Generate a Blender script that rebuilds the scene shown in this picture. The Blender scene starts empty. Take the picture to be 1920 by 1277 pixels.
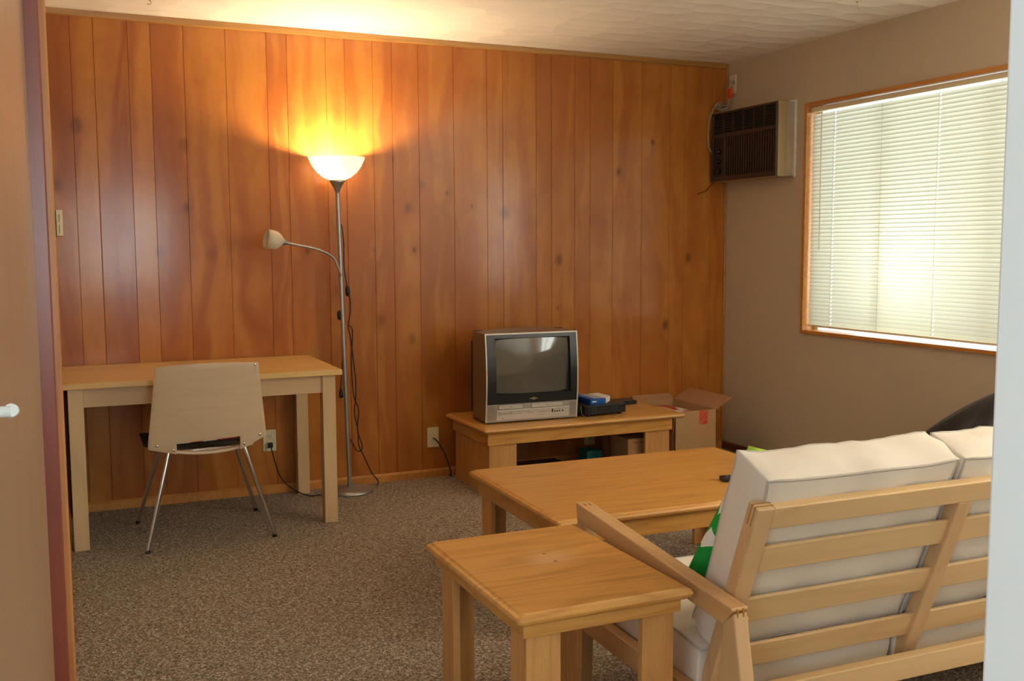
import bpy, bmesh, math, random
from mathutils import Vector, Matrix, noise
random.seed(7)
scn = bpy.context.scene
COL = scn.collection
PI = math.pi

# ------------------------------------------------------------------ camera
cam_d = bpy.data.cameras.new('camera')
cam = bpy.data.objects.new('camera', cam_d)
COL.objects.link(cam)
cam_d.sensor_width = 36.0
cam_d.lens = 1882.86 / 1920 * 36.0
cam_d.clip_start = 0.02
yaw, pitch, roll = -0.416803, -0.093874, -0.004369
cam.matrix_world = (Matrix.Translation((-3.8859, -5.3820, 1.32)) @ Matrix.Rotation(yaw, 4, 'Z')
                    @ Matrix.Rotation(PI / 2 + pitch, 4, 'X') @ Matrix.Rotation(roll, 4, 'Z'))
scn.camera = cam

# ------------------------------------------------------------------ view, world, daylight
scn.view_settings.view_transform = 'Standard'
scn.view_settings.look = 'None'
scn.view_settings.gamma = 1.0
scn.view_settings.use_curve_mapping = False
scn.view_settings.exposure = 0.2
scn.cycles.max_bounces = 9
scn.cycles.diffuse_bounces = 5
scn.cycles.glossy_bounces = 4
scn.cycles.transmission_bounces = 6
scn.cycles.transparent_max_bounces = 10
scn.cycles.caustics_reflective = False
scn.cycles.caustics_refractive = False
scn.cycles.sample_clamp_indirect = 6.0
scn.cycles.use_denoising = True

w = bpy.data.worlds.new('sky')
scn.world = w
w.use_nodes = True
w.node_tree.nodes['Background'].inputs['Color'].default_value = (0.85, 0.93, 1.0, 1)
w.node_tree.nodes['Background'].inputs['Strength'].default_value = 1.6


def area(name, loc, direction, sx, sy, power, color, spread=PI):
    d = bpy.data.lights.new(name, 'AREA')
    d.shape = 'RECTANGLE'
    d.size, d.size_y = sx, sy
    d.energy = power
    d.color = color
    d.spread = spread
    o = bpy.data.objects.new(name, d)
    COL.objects.link(o)
    o.location = loc
    o.rotation_euler = Vector(direction).to_track_quat('-Z', 'Y').to_euler()
    return o


DAY = (0.88, 0.95, 1.0)
area('daylight_side_window', (0.40, -1.70, 1.50), (-1, 0, 0), 1.9, 1.5, 20, (0.95, 1.0, 0.97))
area('blind_glow_light', (0.40, -1.45, 1.22), (-1, 0, 0), 0.34, 0.34, 5.6, (1.0, 1.0, 0.92))  # small extra light added outside to make the bright spot on the blind
area('daylight_near_window', (0.22, -3.80, 1.50), (-1, 0, -0.02), 1.25, 1.1, 42, (1.0, 0.97, 0.9))
area('daylight_hall_window', (-3.20, -8.14, 1.42), (0, 1, -0.03), 1.05, 1.05, 46, DAY)
area('daylight_hall_side', (-5.62, -6.2, 1.5), (1, 0, 0), 1.5, 1.3, 34, DAY)


# ------------------------------------------------------------------ helpers
def S(r, g, b):
    f = lambda c: (c / 255 / 12.92) if c / 255 <= .04045 else ((c / 255 + .055) / 1.055) ** 2.4
    return (f(r), f(g), f(b), 1.0)


ORG = {}


def org(o):
    return ORG.get(o.name, Vector((0, 0, 0)))


class MB:
    """collects shapes in world coordinates; build() links them as one mesh object"""

    def __init__(s):
        s.v, s.f, s.sm = [], [], []

    def add(s, vs, fs, smooth=False):
        n = len(s.v)
        s.v += [Vector(p) for p in vs]
        for f in fs:
            s.f.append([i + n for i in f])
            s.sm.append(smooth)

    def box(s, x0, x1, y0, y1, z0, z1):
        x0, x1 = min(x0, x1), max(x0, x1)
        y0, y1 = min(y0, y1), max(y0, y1)
        z0, z1 = min(z0, z1), max(z0, z1)
        s.add([(x0, y0, z0), (x1, y0, z0), (x1, y1, z0), (x0, y1, z0), (x0, y0, z1), (x1, y0, z1), (x1, y1, z1), (x0, y1, z1)],
              [(0, 3, 2, 1), (4, 5, 6, 7), (0, 1, 5, 4), (1, 2, 6, 5), (2, 3, 7, 6), (3, 0, 4, 7)])
        return s

    def obox(s, c, ax, ay, az, hx, hy, hz):
        c, ax, ay, az = Vector(c), Vector(ax).normalized(), Vector(ay).normalized(), Vector(az).normalized()
        vs = [c + ax * hx * i + ay * hy * j + az * hz * k for k in (-1, 1) for (i, j) in ((-1, -1), (1, -1), (1, 1), (-1, 1))]
        s.add(vs, [(0, 3, 2, 1), (4, 5, 6, 7), (0, 1, 5, 4), (1, 2, 6, 5), (2, 3, 7, 6), (3, 0, 4, 7)])
        return s

    def prism(s, poly, axis, a, b):
        """poly: list of 2D points in the plane across axis; extruded from a to b"""
        def P(p, t):
            return {'x': (t, p[0], p[1]), 'y': (p[0], t, p[1]), 'z': (p[0], p[1], t)}[axis]
        n = len(poly)
        vs = [P(p, a) for p in poly] + [P(p, b) for p in poly]
        fs = [tuple(range(n)), tuple(range(2 * n - 1, n - 1, -1))] + [(i, (i + 1) % n, n + (i + 1) % n, n + i) for i in range(n)]
        s.add(vs, fs)
        return s

    def tube(s, pts, r, n=10, closed=False, caps=True):
        pts = [Vector(p) for p in pts]
        m = len(pts)
        rr = r if isinstance(r, (list, tuple)) else [r] * m
        up = Vector((0, 0, 1))
        rings = []
        prev = None
        for i, p in enumerate(pts):
            if closed:
                t = pts[(i + 1) % m] - pts[i - 1]
            else:
                t = pts[min(i + 1, m - 1)] - pts[max(i - 1, 0)]
            t.normalize()
            if prev is None:
                a = up if abs(t.dot(up)) < .9 else Vector((1, 0, 0))
                u = (a - t * a.dot(t)).normalized()
            else:
                u = (prev - t * prev.dot(t)).normalized()
            prev = u
            v = t.cross(u)
            rings.append([p + (u * math.cos(2 * PI * k / n) + v * math.sin(2 * PI * k / n)) * rr[i] for k in range(n)])
        vs = [q for ring in rings for q in ring]
        fs = []
        for i in range(m if closed else m - 1):
            j = (i + 1) % m
            for k in range(n):
                fs.append((i * n + k, i * n + (k + 1) % n, j * n + (k + 1) % n, j * n + k))
        s.add(vs, fs, True)
        if caps and not closed:
            s.add(rings[0], [tuple(range(n - 1, -1, -1))])
            s.add(rings[-1], [tuple(range(n))])
        return s

    def lathe(s, prof, c, axis=(0, 0, 1), n=32, smooth=True, closed=False):
        """prof: list of (radius, height along the axis) from c"""
        c = Vector(c)
        q = Vector((0, 0, 1)).rotation_difference(Vector(axis).normalized())
        vs = []
        for (r, h) in prof:
            for k in range(n):
                vs.append(c + q @ Vector((r * math.cos(2 * PI * k / n), r * math.sin(2 * PI * k / n), h)))
        fs = []
        for i in range(len(prof) - 1):
            for k in range(n):
                fs.append((i * n + k, i * n + (k + 1) % n, (i + 1) * n + (k + 1) % n, (i + 1) * n + k))
        s.add(vs, fs, smooth)
        return s

    def build(s, name, mat, parent=None, bevel=0.0, seg=2, at=None, solidify=0, weld=False):
        me = bpy.data.meshes.new(name)
        o = bpy.data.objects.new(name, me)
        COL.objects.link(o)
        if parent is not None:
            o.parent = parent
            base = org(parent)
        else:
            base = Vector(at) if at is not None else Vector((0, 0, 0))
            o.location = base
        ORG[o.name] = Vector(base)
        me.from_pydata([tuple(p - base) for p in s.v], [], s.f)
        me.validate()
        for i, p in enumerate(me.polygons):
            if i < len(s.sm):
                p.use_smooth = s.sm[i]
        bm = bmesh.new()
        bm.from_mesh(me)
        if weld:
            bmesh.ops.remove_doubles(bm, verts=bm.verts, dist=1e-5)
        bmesh.ops.recalc_face_normals(bm, faces=bm.faces)
        bm.to_mesh(me)
        bm.free()
        if mat is not None:
            me.materials.append(mat)
        if solidify:
            md = o.modifiers.new('thickness', 'SOLIDIFY')
            md.thickness = solidify
            md.offset = 0
        if bevel:
            md = o.modifiers.new('bevel', 'BEVEL')
            md.width = bevel
            md.segments = seg
            md.limit_method = 'ANGLE'
            md.angle_limit = math.radians(40)
            md.harden_normals = False
        return o


def thing(name, label, cat, loc, group=None):
    o = bpy.data.objects.new(name, None)
    COL.objects.link(o)
    o.empty_display_size = .05
    o.location = loc
    ORG[o.name] = Vector(loc)
    return tag(o, label, cat, group)


def tag(o, label, cat, group=None):
    o['label'] = label
    o['category'] = cat
    if group:
        o['group'] = group
    return o


def struct(o):
    o['kind'] = 'structure'
    return o


def spline(pts, n=6):
    """Catmull-Rom through the points"""
    P = [Vector(p) for p in pts]
    P = [P[0] * 2 - P[1]] + P + [P[-1] * 2 - P[-2]]
    out = []
    for i in range(1, len(P) - 2):
        for k in range(n):
            t = k / n
            a, b, c, d = P[i - 1], P[i], P[i + 1], P[i + 2]
            out.append(.5 * ((2 * b) + (c - a) * t + (2 * a - 5 * b + 4 * c - d) * t * t + (3 * b - a - 3 * c + d) * t ** 3))
    out.append(P[-2])
    return out


def label_text(name, txt, size, loc, rot, mat, parent, depth=0.0003):
    c = bpy.data.curves.new(name, 'FONT')
    c.body = txt
    c.size = size
    c.align_x = 'CENTER'
    c.align_y = 'CENTER'
    c.extrude = depth
    o = bpy.data.objects.new(name, c)
    COL.objects.link(o)
    o.parent = parent
    o.location = Vector(loc) - org(parent)
    o.rotation_euler = rot
    c.materials.append(mat)
    me = bpy.data.meshes.new_from_object(o)
    t = bpy.data.objects.new(name, me)
    COL.objects.link(t)
    t.parent = parent
    t.location = o.location
    t.rotation_euler = rot
    bpy.data.objects.remove(o)
    return t


# ------------------------------------------------------------------ materials
def new_mat(name):
    m = bpy.data.materials.new(name)
    m.use_nodes = True
    nt = m.node_tree
    return m, nt, nt.nodes['Principled BSDF'], nt.nodes['Material Output']


def N(nt, typ, **kw):
    n = nt.nodes.new(typ)
    for k, v in kw.items():
        if k.startswith('i_'):
            key = k[2:].replace('_', ' ')
            n.inputs[key].default_value = v
        else:
            setattr(n, k, v)
    return n


def math_n(nt, op, a, b=None, c=None, clamp=False):
    n = nt.nodes.new('ShaderNodeMath')
    n.operation = op
    n.use_clamp = clamp
    for i, x in enumerate((a, b, c)):
        if x is None:
            continue
        if isinstance(x, (int, float)):
            n.inputs[i].default_value = x
        else:
            nt.links.new(x, n.inputs[i])
    return n.outputs[0]


def mixc(nt, fac, a, b, mode='MIX'):
    n = nt.nodes.new('ShaderNodeMix')
    n.data_type = 'RGBA'
    n.blend_type = mode
    n.clamp_factor = True
    if isinstance(fac, (int, float)):
        n.inputs[0].default_value = fac
    else:
        nt.links.new(fac, n.inputs[0])
    for i, x in ((6, a), (7, b)):
        if isinstance(x, (tuple, list)):
            n.inputs[i].default_value = x
        else:
            nt.links.new(x, n.inputs[i])
    return n.outputs[2]


def ramp(nt, fac, stops, interp='LINEAR'):
    n = nt.nodes.new('ShaderNodeValToRGB')
    cr = n.color_ramp
    cr.interpolation = interp
    while len(cr.elements) > 1:
        cr.elements.remove(cr.elements[-1])
    cr.elements[0].position = stops[0][0]
    cr.elements[0].color = stops[0][1]
    for p, c in stops[1:]:
        e = cr.elements.new(p)
        e.color = c
    nt.links.new(fac, n.inputs[0])
    return n.outputs[0]


def bump(nt, bsdf, height, strength=.3, dist=.002, normal=None):
    b = nt.nodes.new('ShaderNodeBump')
    b.inputs['Strength'].default_value = strength
    b.inputs['Distance'].default_value = dist
    nt.links.new(height, b.inputs['Height'])
    if normal is not None:
        nt.links.new(normal, b.inputs['Normal'])
    nt.links.new(b.outputs[0], bsdf.inputs['Normal'])
    return b.outputs[0]


def coords(nt, scale=(1, 1, 1), kind='Object', loc=(0, 0, 0), rot=(0, 0, 0)):
    tc = nt.nodes.new('ShaderNodeTexCoord')
    mp = nt.nodes.new('ShaderNodeMapping')
    mp.inputs['Scale'].default_value = scale
    mp.inputs['Location'].default_value = loc
    mp.inputs['Rotation'].default_value = rot
    nt.links.new(tc.outputs[kind], mp.inputs[0])
    return mp.outputs[0]


def noise_n(nt, vec, scale, detail=3, rough=.5, dist=0.0):
    n = nt.nodes.new('ShaderNodeTexNoise')
    n.inputs['Scale'].default_value = scale
    n.inputs['Detail'].default_value = detail
    n.inputs['Roughness'].default_value = rough
    n.inputs['Distortion'].default_value = dist
    nt.links.new(vec, n.inputs['Vector'])
    return n.outputs[0]


def plain(name, col, rough=.5, metal=0.0, var=0.06, bumps=0.0, bscale=200, coat=0.0, spec=.5, sheen=0.0):
    m, nt, b, out = new_mat(name)
    v = coords(nt)
    n1 = noise_n(nt, v, 9, 3)
    lo = tuple(c * (1 - var) for c in col[:3]) + (1,)
    hi = tuple(min(1, c * (1 + var)) for c in col[:3]) + (1,)
    nt.links.new(mixc(nt, n1, lo, hi), b.inputs['Base Color'])
    b.inputs['Roughness'].default_value = rough
    b.inputs['Metallic'].default_value = metal
    b.inputs['Coat Weight'].default_value = coat
    b.inputs['Specular IOR Level'].default_value = spec
    b.inputs['Sheen Weight'].default_value = sheen
    if bumps:
        bump(nt, b, noise_n(nt, v, bscale, 2), bumps, .001)
    return m


def wood(name, light, dark, axis='x', rough=.35, coat=.3, band=7.0, across=9.0, along=.9, fine=.35, contrast=.55, boards=0, spec=.5):
    """grain runs along axis; contour bands of a stretched noise give cathedral figure"""
    m, nt, b, out = new_mat(name)
    sc = [across] * 3
    sc['xyz'.index(axis)] = along
    v = coords(nt, sc)
    n1 = noise_n(nt, v, 1.0, 2, .45, .3)
    bands = math_n(nt, 'PINGPONG', math_n(nt, 'MULTIPLY', n1, band), .5)
    bands = math_n(nt, 'MULTIPLY', bands, 2.0)
    sf = [across * 26] * 3
    sf['xyz'.index(axis)] = along * 7
    vf = coords(nt, sf)
    n2 = noise_n(nt, vf, 1.0, 3, .6)
    base = mixc(nt, math_n(nt, 'MULTIPLY', math_n(nt, 'POWER', bands, 2.2), contrast), light, dark)
    n2s = math_n(nt, 'MULTIPLY', math_n(nt, 'SUBTRACT', n2, .42, None, True), 2.2, None, True)
    col = mixc(nt, math_n(nt, 'MULTIPLY', n2s, fine), base, dark)
    n3 = noise_n(nt, coords(nt, (1, 1, 1)), 3.0, 1)
    col = mixc(nt, math_n(nt, 'MULTIPLY', n3, .28), col, tuple(c * .72 for c in light[:3]) + (1,))
    if boards:
        # laminated planks of slightly different tone
        tc = nt.nodes.new('ShaderNodeTexCoord')
        sx = nt.nodes.new('ShaderNodeSeparateXYZ')
        nt.links.new(tc.outputs['Object'], sx.inputs[0])
        k = math_n(nt, 'FLOOR', math_n(nt, 'DIVIDE', sx.outputs[1 if axis != 'y' else 0], boards))
        wn = nt.nodes.new('ShaderNodeTexWhiteNoise')
        wn.noise_dimensions = '2D'
        cb = nt.nodes.new('ShaderNodeCombineXYZ')
        nt.links.new(k, cb.inputs[0])
        nt.links.new(math_n(nt, 'FLOOR', math_n(nt, 'ADD', math_n(nt, 'DIVIDE', sx.outputs[0 if axis != 'y' else 1], .42), math_n(nt, 'MULTIPLY', k, .37))), cb.inputs[1])
        nt.links.new(cb.outputs[0], wn.inputs[0])
        col = mixc(nt, math_n(nt, 'MULTIPLY', wn.outputs[0], .30), col, dark)
    nt.links.new(col, b.inputs['Base Color'])
    b.inputs['Roughness'].default_value = rough
    b.inputs['Coat Weight'].default_value = coat
    b.inputs['Coat Roughness'].default_value = .28
    b.inputs['Specular IOR Level'].default_value = spec
    bump(nt, b, n2, .06, .0006)
    return m


KNOTS = [(-3.314, 1.836, 1.0), (-3.311, 1.52, .9), (-3.2, 1.289, .9), (-1.194, 1.237, 1.0), (-.282, 1.242, 1.1),
         (-.447, .818, 1.1), (-.789, 1.767, .8), (-1.55, 1.509, 1.1), (-2.296, .914, .8), (-2.132, 1.533, .9), (-3.906, 1.628, .9),
         (-3.813, 1.912, 1.2), (-2.12, .80, .8), (-2.70, 1.30, .7), (-2.215, 1.80, .6), (-3.45, 1.30, .7), (-1.90, 1.62, .6), (-.55, 1.95, .6), (-2.33, 1.30, .6), (-2.10, 1.30, .6), (-1.20, .95, .4), (-2.05, 1.66, .7), (-1.75, 1.55, .5)]


def panel_mat():
    m, nt, b, out = new_mat('varnished_plywood_paneling')
    tc = nt.nodes.new('ShaderNodeTexCoord')
    sx = nt.nodes.new('ShaderNodeSeparateXYZ')
    nt.links.new(tc.outputs['Object'], sx.inputs[0])
    X, Z = sx.outputs[0], sx.outputs[2]
    at = nt.nodes.new('ShaderNodeAttribute')
    at.attribute_name = 'board'
    bd = at.outputs['Fac']
    # knots: dark cores that bend the grain around them
    core = None
    warp = None
    for i, (kx, kz, ks) in enumerate(KNOTS):
        dx = math_n(nt, 'MULTIPLY', math_n(nt, 'SUBTRACT', X, kx), 1.0 / (.020 * ks))
        dz = math_n(nt, 'MULTIPLY', math_n(nt, 'SUBTRACT', Z, kz), 1.0 / (.030 * ks))
        r2 = math_n(nt, 'ADD', math_n(nt, 'MULTIPLY', dx, dx), math_n(nt, 'MULTIPLY', dz, dz))
        g = math_n(nt, 'DIVIDE', 1.0, math_n(nt, 'ADD', 1.0, math_n(nt, 'MULTIPLY', r2, r2)))
        gw = math_n(nt, 'DIVIDE', 1.0, math_n(nt, 'ADD', 1.0, math_n(nt, 'MULTIPLY', r2, .07)))
        core = g if core is None else math_n(nt, 'ADD', core, g)
        warp = gw if warp is None else math_n(nt, 'ADD', warp, gw)
    cb = nt.nodes.new('ShaderNodeCombineXYZ')
    wob = noise_n(nt, coords(nt, (1.2, 1, 1.2)), 1.0, 2)
    # each sheet of veneer is 1.24 m wide: figure runs through its grooves, broken per board by the attribute
    nt.links.new(math_n(nt, 'ADD', math_n(nt, 'MULTIPLY', X, 4.2), math_n(nt, 'MULTIPLY', wob, 1.0)), cb.inputs[0])
    nt.links.new(math_n(nt, 'MULTIPLY', bd, .45), cb.inputs[1])
    nt.links.new(math_n(nt, 'ADD', math_n(nt, 'MULTIPLY', Z, .42), math_n(nt, 'MULTIPLY', warp, .22)), cb.inputs[2])
    n1 = noise_n(nt, cb.outputs[0], 1.0, 3, .5, .5)
    bands = math_n(nt, 'MULTIPLY', math_n(nt, 'PINGPONG', math_n(nt, 'MULTIPLY', n1, 4.5), .5), 2.0)
    cf = nt.nodes.new('ShaderNodeCombineXYZ')
    nt.links.new(math_n(nt, 'MULTIPLY', X, 130.0), cf.inputs[0])
    nt.links.new(math_n(nt, 'MULTIPLY', Z, 5.0), cf.inputs[2])
    nf = noise_n(nt, cf.outputs[0], 1.0, 3, .6)
    light, mid, dark = S(186, 122, 50), S(174, 106, 40), S(142, 68, 24)
    col = mixc(nt, bands, light, mid)
    streak = ramp(nt, n1, [(0.0, (0, 0, 0, 1)), (.50, (0, 0, 0, 1)), (.62, (1, 1, 1, 1)), (.68, (.25, .25, .25, 1)), (1, (0, 0, 0, 1))])
    lefty = math_n(nt, 'MULTIPLY_ADD', X, -.17, .12, True)
    col = mixc(nt, math_n(nt, 'MULTIPLY', streak, lefty), col, dark)
    col = mixc(nt, math_n(nt, 'MULTIPLY', nf, .16), col, dark)
    tone = mixc(nt, bd, (1.0, 1.0, 1.0, 1), (.97, .95, .93, 1))
    col = mixc(nt, 1.0, col, tone, 'MULTIPLY')
    mott = noise_n(nt, coords(nt, (3.0, 1, 2.0)), 1.6, 4, .6)
    col = mixc(nt, math_n(nt, 'MULTIPLY', math_n(nt, 'SUBTRACT', mott, .45, None, True), 1.6, None, True), col, dark)
    ring = math_n(nt, 'PINGPONG', math_n(nt, 'MULTIPLY', warp, 3.2), .5)
    kn = math_n(nt, 'MULTIPLY', core, math_n(nt, 'ADD', .45, math_n(nt, 'MULTIPLY', ring, 1.1)), None, True)
    col = mixc(nt, math_n(nt, 'MULTIPLY', kn, .72), col, S(88, 42, 16))
    # chipped varnish near the middle
    nt.links.new(col, b.inputs['Base Color'])
    b.inputs['Roughness'].default_value = .42
    b.inputs['Specular IOR Level'].default_value = .2
    b.inputs['Coat Weight'].default_value = .6
    rn = noise_n(nt, coords(nt, (2, 1, .8)), 2.0, 2)
    nt.links.new(math_n(nt, 'ADD', .10, math_n(nt, 'MULTIPLY', rn, .14)), b.inputs['Coat Roughness'])
    bump(nt, b, math_n(nt, 'ADD', nf, math_n(nt, 'MULTIPLY', mott, 2.0)), .10, .0015)
    return m


def carpet_mat():
    m, nt, b, out = new_mat('speckled_loop_carpet')
    v = coords(nt)
    vo = nt.nodes.new('ShaderNodeTexVoronoi')
    vo.inputs['Scale'].default_value = 165
    nt.links.new(v, vo.inputs['Vector'])
    wn = nt.nodes.new('ShaderNodeTexWhiteNoise')
    nt.links.new(vo.outputs['Position'], wn.inputs['Vector'])
    col = ramp(nt, wn.outputs[0], [(0, S(112, 98, 84)), (.2, S(150, 137, 121)), (.45, S(178, 165, 148)), (.7, S(200, 189, 172)), (.9, S(224, 215, 202)), (1, S(166, 128, 106))], 'CONSTANT')
    n2 = noise_n(nt, v, 60, 3, .7)
    col = mixc(nt, math_n(nt, 'MULTIPLY', math_n(nt, 'SUBTRACT', n2, .4, None, True), 2.5, None, True), col, S(124, 104, 86))
    n3 = noise_n(nt, v, 1.6, 3)
    col = mixc(nt, math_n(nt, 'MULTIPLY', n3, .3), col, S(156, 138, 116))
    nt.links.new(col, b.inputs['Base Color'])
    b.inputs['Roughness'].default_value = .95
    b.inputs['Specular IOR Level'].default_value = .1
    bump(nt, b, math_n(nt, 'ADD', vo.outputs['Distance'], n2), .9, .006)
    return m


def ceiling_mat():
    m, nt, b, out = new_mat('swirled_plaster_ceiling')
    v = coords(nt, (1.0, 1.9, 1.0))
    vo = nt.nodes.new('ShaderNodeTexVoronoi')
    vo.inputs['Scale'].default_value = 4.2
    vo.inputs['Randomness'].default_value = .55
    nt.links.new(v, vo.inputs['Vector'])
    sv = nt.nodes.new('ShaderNodeVectorMath')
    sv.operation = 'SUBTRACT'
    nt.links.new(v, sv.inputs[0])
    nt.links.new(vo.outputs['Position'], sv.inputs[1])
    sp = nt.nodes.new('ShaderNodeSeparateXYZ')
    nt.links.new(sv.outputs[0], sp.inputs[0])
    slope = math_n(nt, 'ADD', math_n(nt, 'MULTIPLY', sp.outputs[0], 6.0), math_n(nt, 'MULTIPLY', sp.outputs[1], 3.0))
    n = noise_n(nt, v, 34, 3)
    h = math_n(nt, 'ADD', math_n(nt, 'ADD', math_n(nt, 'MULTIPLY', slope, .4), math_n(nt, 'MULTIPLY', math_n(nt, 'POWER', vo.outputs['Distance'], 2.0), 1.6)), math_n(nt, 'MULTIPLY', n, .03))
    n2 = noise_n(nt, v, 2, 3)
    nt.links.new(mixc(nt, n2, S(232, 226, 218), S(242, 237, 230)), b.inputs['Base Color'])
    b.inputs['Roughness'].default_value = .75
    bump(nt, b, h, .30, .03)
    return m


def fabric_mat(name, col, col2):
    m, nt, b, out = new_mat(name)
    v = coords(nt)
    n = noise_n(nt, v, 5, 3)
    nt.links.new(mixc(nt, n, col, col2), b.inputs['Base Color'])
    b.inputs['Roughness'].default_value = .9
    b.inputs['Sheen Weight'].default_value = .15
    b.inputs['Specular IOR Level'].default_value = .2
    wv = noise_n(nt, v, 420, 2)
    big = noise_n(nt, coords(nt, (2.5, 7, 7)), 1.3, 3, .5, .8)
    bump(nt, b, math_n(nt, 'ADD', math_n(nt, 'MULTIPLY', wv, .06), big), .5, .010)
    return m


PANEL = panel_mat()
CARPET = carpet_mat()
CEIL = ceiling_mat()
PAINT = plain('tan_wall_paint', S(191, 175, 149), .72, 0, .03, .25, 90)
HALLP = plain('pale_hall_paint', S(226, 226, 220), .7, 0, .03, .2, 90)
WHITEP = plain('white_gloss_paint', S(240, 245, 247), .45, 0, .02)
OAK = wood('golden_oak', S(216, 160, 82), S(170, 110, 42), 'x', .34, .35, 9.0, 8.5, .8, .45, .55)
OAKY = wood('golden_oak_crosswise', S(210, 154, 78), S(166, 106, 42), 'y', .36, .3, 9.0, 8.5, .8, .45, .5)
OAKZ = wood('golden_oak_upright', S(208, 154, 90), S(172, 114, 58), 'z', .4, .25, 9.0, 8.5, .8, .4, .45)
OAKS = wood('golden_oak_worn_top', S(216, 160, 82), S(168, 106, 42), 'x', .34, .35, 9.0, 8.5, .8, .45, .6)
nt = OAKS.node_tree
b = nt.nodes['Principled BSDF']
lk = b.inputs['Base Color'].links[0].from_socket
tc = nt.nodes.new('ShaderNodeTexCoord')
sp = nt.nodes.new('ShaderNodeSeparateXYZ')
nt.links.new(tc.outputs['Object'], sp.inputs[0])


def blob(cx, cy, rx, ry, soft):
    dx = math_n(nt, 'MULTIPLY', math_n(nt, 'SUBTRACT', sp.outputs[0], cx), 1 / rx)
    dy = math_n(nt, 'MULTIPLY', math_n(nt, 'SUBTRACT', sp.outputs[1], cy), 1 / ry)
    d = math_n(nt, 'ADD', math_n(nt, 'MULTIPLY', dx, dx), math_n(nt, 'MULTIPLY', dy, dy))
    return math_n(nt, 'DIVIDE', 1.0, math_n(nt, 'ADD', 1.0, math_n(nt, 'POWER', d, soft)))


nz = noise_n(nt, coords(nt, (6, 40, 6)), 1.5, 3)
col = mixc(nt, math_n(nt, 'MULTIPLY', math_n(nt, 'MULTIPLY', blob(.245, .345, .058, .040, 2.0), nz), .9, None, True), lk, S(226, 190, 150))
col = mixc(nt, blob(.249, .386, .0045, .0035, 4.0), col, S(84, 58, 40))
col = mixc(nt, blob(.249, .318, .0055, .0040, 4.0), col, S(96, 88, 96))
nt.links.new(col, b.inputs['Base Color'])
BIRCH = wood('pale_birch', S(230, 192, 124), S(196, 148, 80), 'x', .38, .2, 6.0, 9.0, .8, .25, .4, boards=.074)
BIRCHZ = wood('pale_birch_upright', S(214, 182, 138), S(188, 150, 106), 'z', .45, .1, 5.0, 9.0, .8, .22, .35)
PLY = wood('whitewashed_birch_ply', S(208, 184, 152), S(188, 160, 126), 'x', .42, .15, 5.0, 12.0, 1.0, .25, .3)
BEECH = wood('pale_beech', S(226, 192, 142), S(196, 154, 100), 'x', .42, .12, 5.0, 9.0, .8, .22, .38)
BEECHY = wood('pale_beech_sidewise', S(212, 168, 116), S(184, 134, 84), 'y', .42, .12, 5.0, 9.0, .8, .22, .38)
BEECHZ = wood('pale_beech_upright', S(218, 180, 134), S(192, 148, 102), 'z', .42, .12, 5.0, 9.0, .8, .22, .38)
TRIMW = wood('honey_oak_trim', S(200, 136, 62), S(156, 94, 36), 'y', .4, .3, 6, 10, .8, .35, .5)
TRIMX = wood('brown_wood_molding', S(178, 130, 62), S(138, 92, 38), 'x', .4, .3, 6, 10, .8, .35, .5)
TRIMZ = wood('honey_wood_casing', S(202, 136, 74), S(160, 96, 46), 'z', .4, .3, 6, 10, .8, .35, .5)
REDW = wood('dark_red_stained_wood', S(104, 46, 34), S(66, 24, 18), 'y', .4, .3, 6, 10, .8, .35, .5)
JAMBW = wood('glossy_red_brown_jamb', S(150, 74, 56), S(112, 46, 32), 'z', .22, .6, 4, 10, .5, .3, .4)
DOORW = wood('worn_tan_door_veneer', S(168, 136, 108), S(150, 116, 88), 'z', .45, .15, 4, 8, .5, .25, .35)
SILVER = plain('silver_plastic', S(172, 168, 162), .38, .35, .03)
CABIN = plain('silver_cabinet_paint', S(150, 140, 128), .33, .75, .03)
SILVERL = plain('light_silver_plastic', S(206, 202, 194), .4, .2, .03)
STEEL = plain('brushed_lamp_steel', S(168, 168, 168), .38, .85, .03)
CHROME = plain('chrome', S(215, 215, 218), .08, 1.0, .01)
BLACKP = plain('black_plastic', S(22, 22, 24), .38, 0, .1)
BLACKM = plain('matte_black', S(18, 17, 18), .7, 0, .1)
DKBEZ = plain('smoked_bezel_plastic', S(34, 36, 38), .3, 0, .06)
IVORY = plain('ivory_plastic', S(226, 214, 176), .4, 0, .02)
DARKHOLE = plain('slot_black', S(14, 12, 10), .8, 0, .05)
ACBROWN = plain('brown_grille_plastic', S(58, 42, 33), .45, 0, .06)
ACTAN = plain('tan_appliance_metal', S(158, 134, 96), .45, 0, .04)
ACWHITE = plain('smeared_white_sleeve', S(166, 148, 126), .6, 0, .3, .4, 40)
CAULK = plain('white_caulk', S(232, 226, 218), .6, 0, .03, .5, 60)
ORANGE = plain('orange_red_tag', S(240, 62, 22), .5, 0, .03)
GREYCORD = plain('grey_cord', S(168, 158, 140), .5, 0, .04)
CARDB = plain('corrugated_cardboard', S(182, 142, 98), .85, 0, .06, .1, 60)
CARDIN = plain('cardboard_inside', S(168, 122, 86), .9, 0, .06)
REDTAPE = plain('red_label', S(206, 70, 44), .5, 0, .06)
CUSH = fabric_mat('cream_cotton', S(232, 224, 212), S(224, 214, 200))
PIPE = plain('cream_piping', S(190, 182, 172), .9, 0, .03)
DBROWN = fabric_mat('dark_brown_plush', S(36, 23, 21), S(26, 16, 15))
BLUE = plain('blue_card', S(24, 86, 178), .45, 0, .08)
WHITEC = plain('white_card', S(232, 230, 226), .6, 0, .03)
PAPER = plain('printed_paper', S(150, 140, 150), .6, 0, .3)
PINKP = plain('pink_paper', S(226, 190, 200), .7, 0, .04)
TEAL = plain('teal_plastic', S(20, 110, 112), .5, 0, .05)
RATTAN = wood('rattan', S(170, 120, 70), S(120, 80, 40), 'x', .5, .1)
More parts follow.
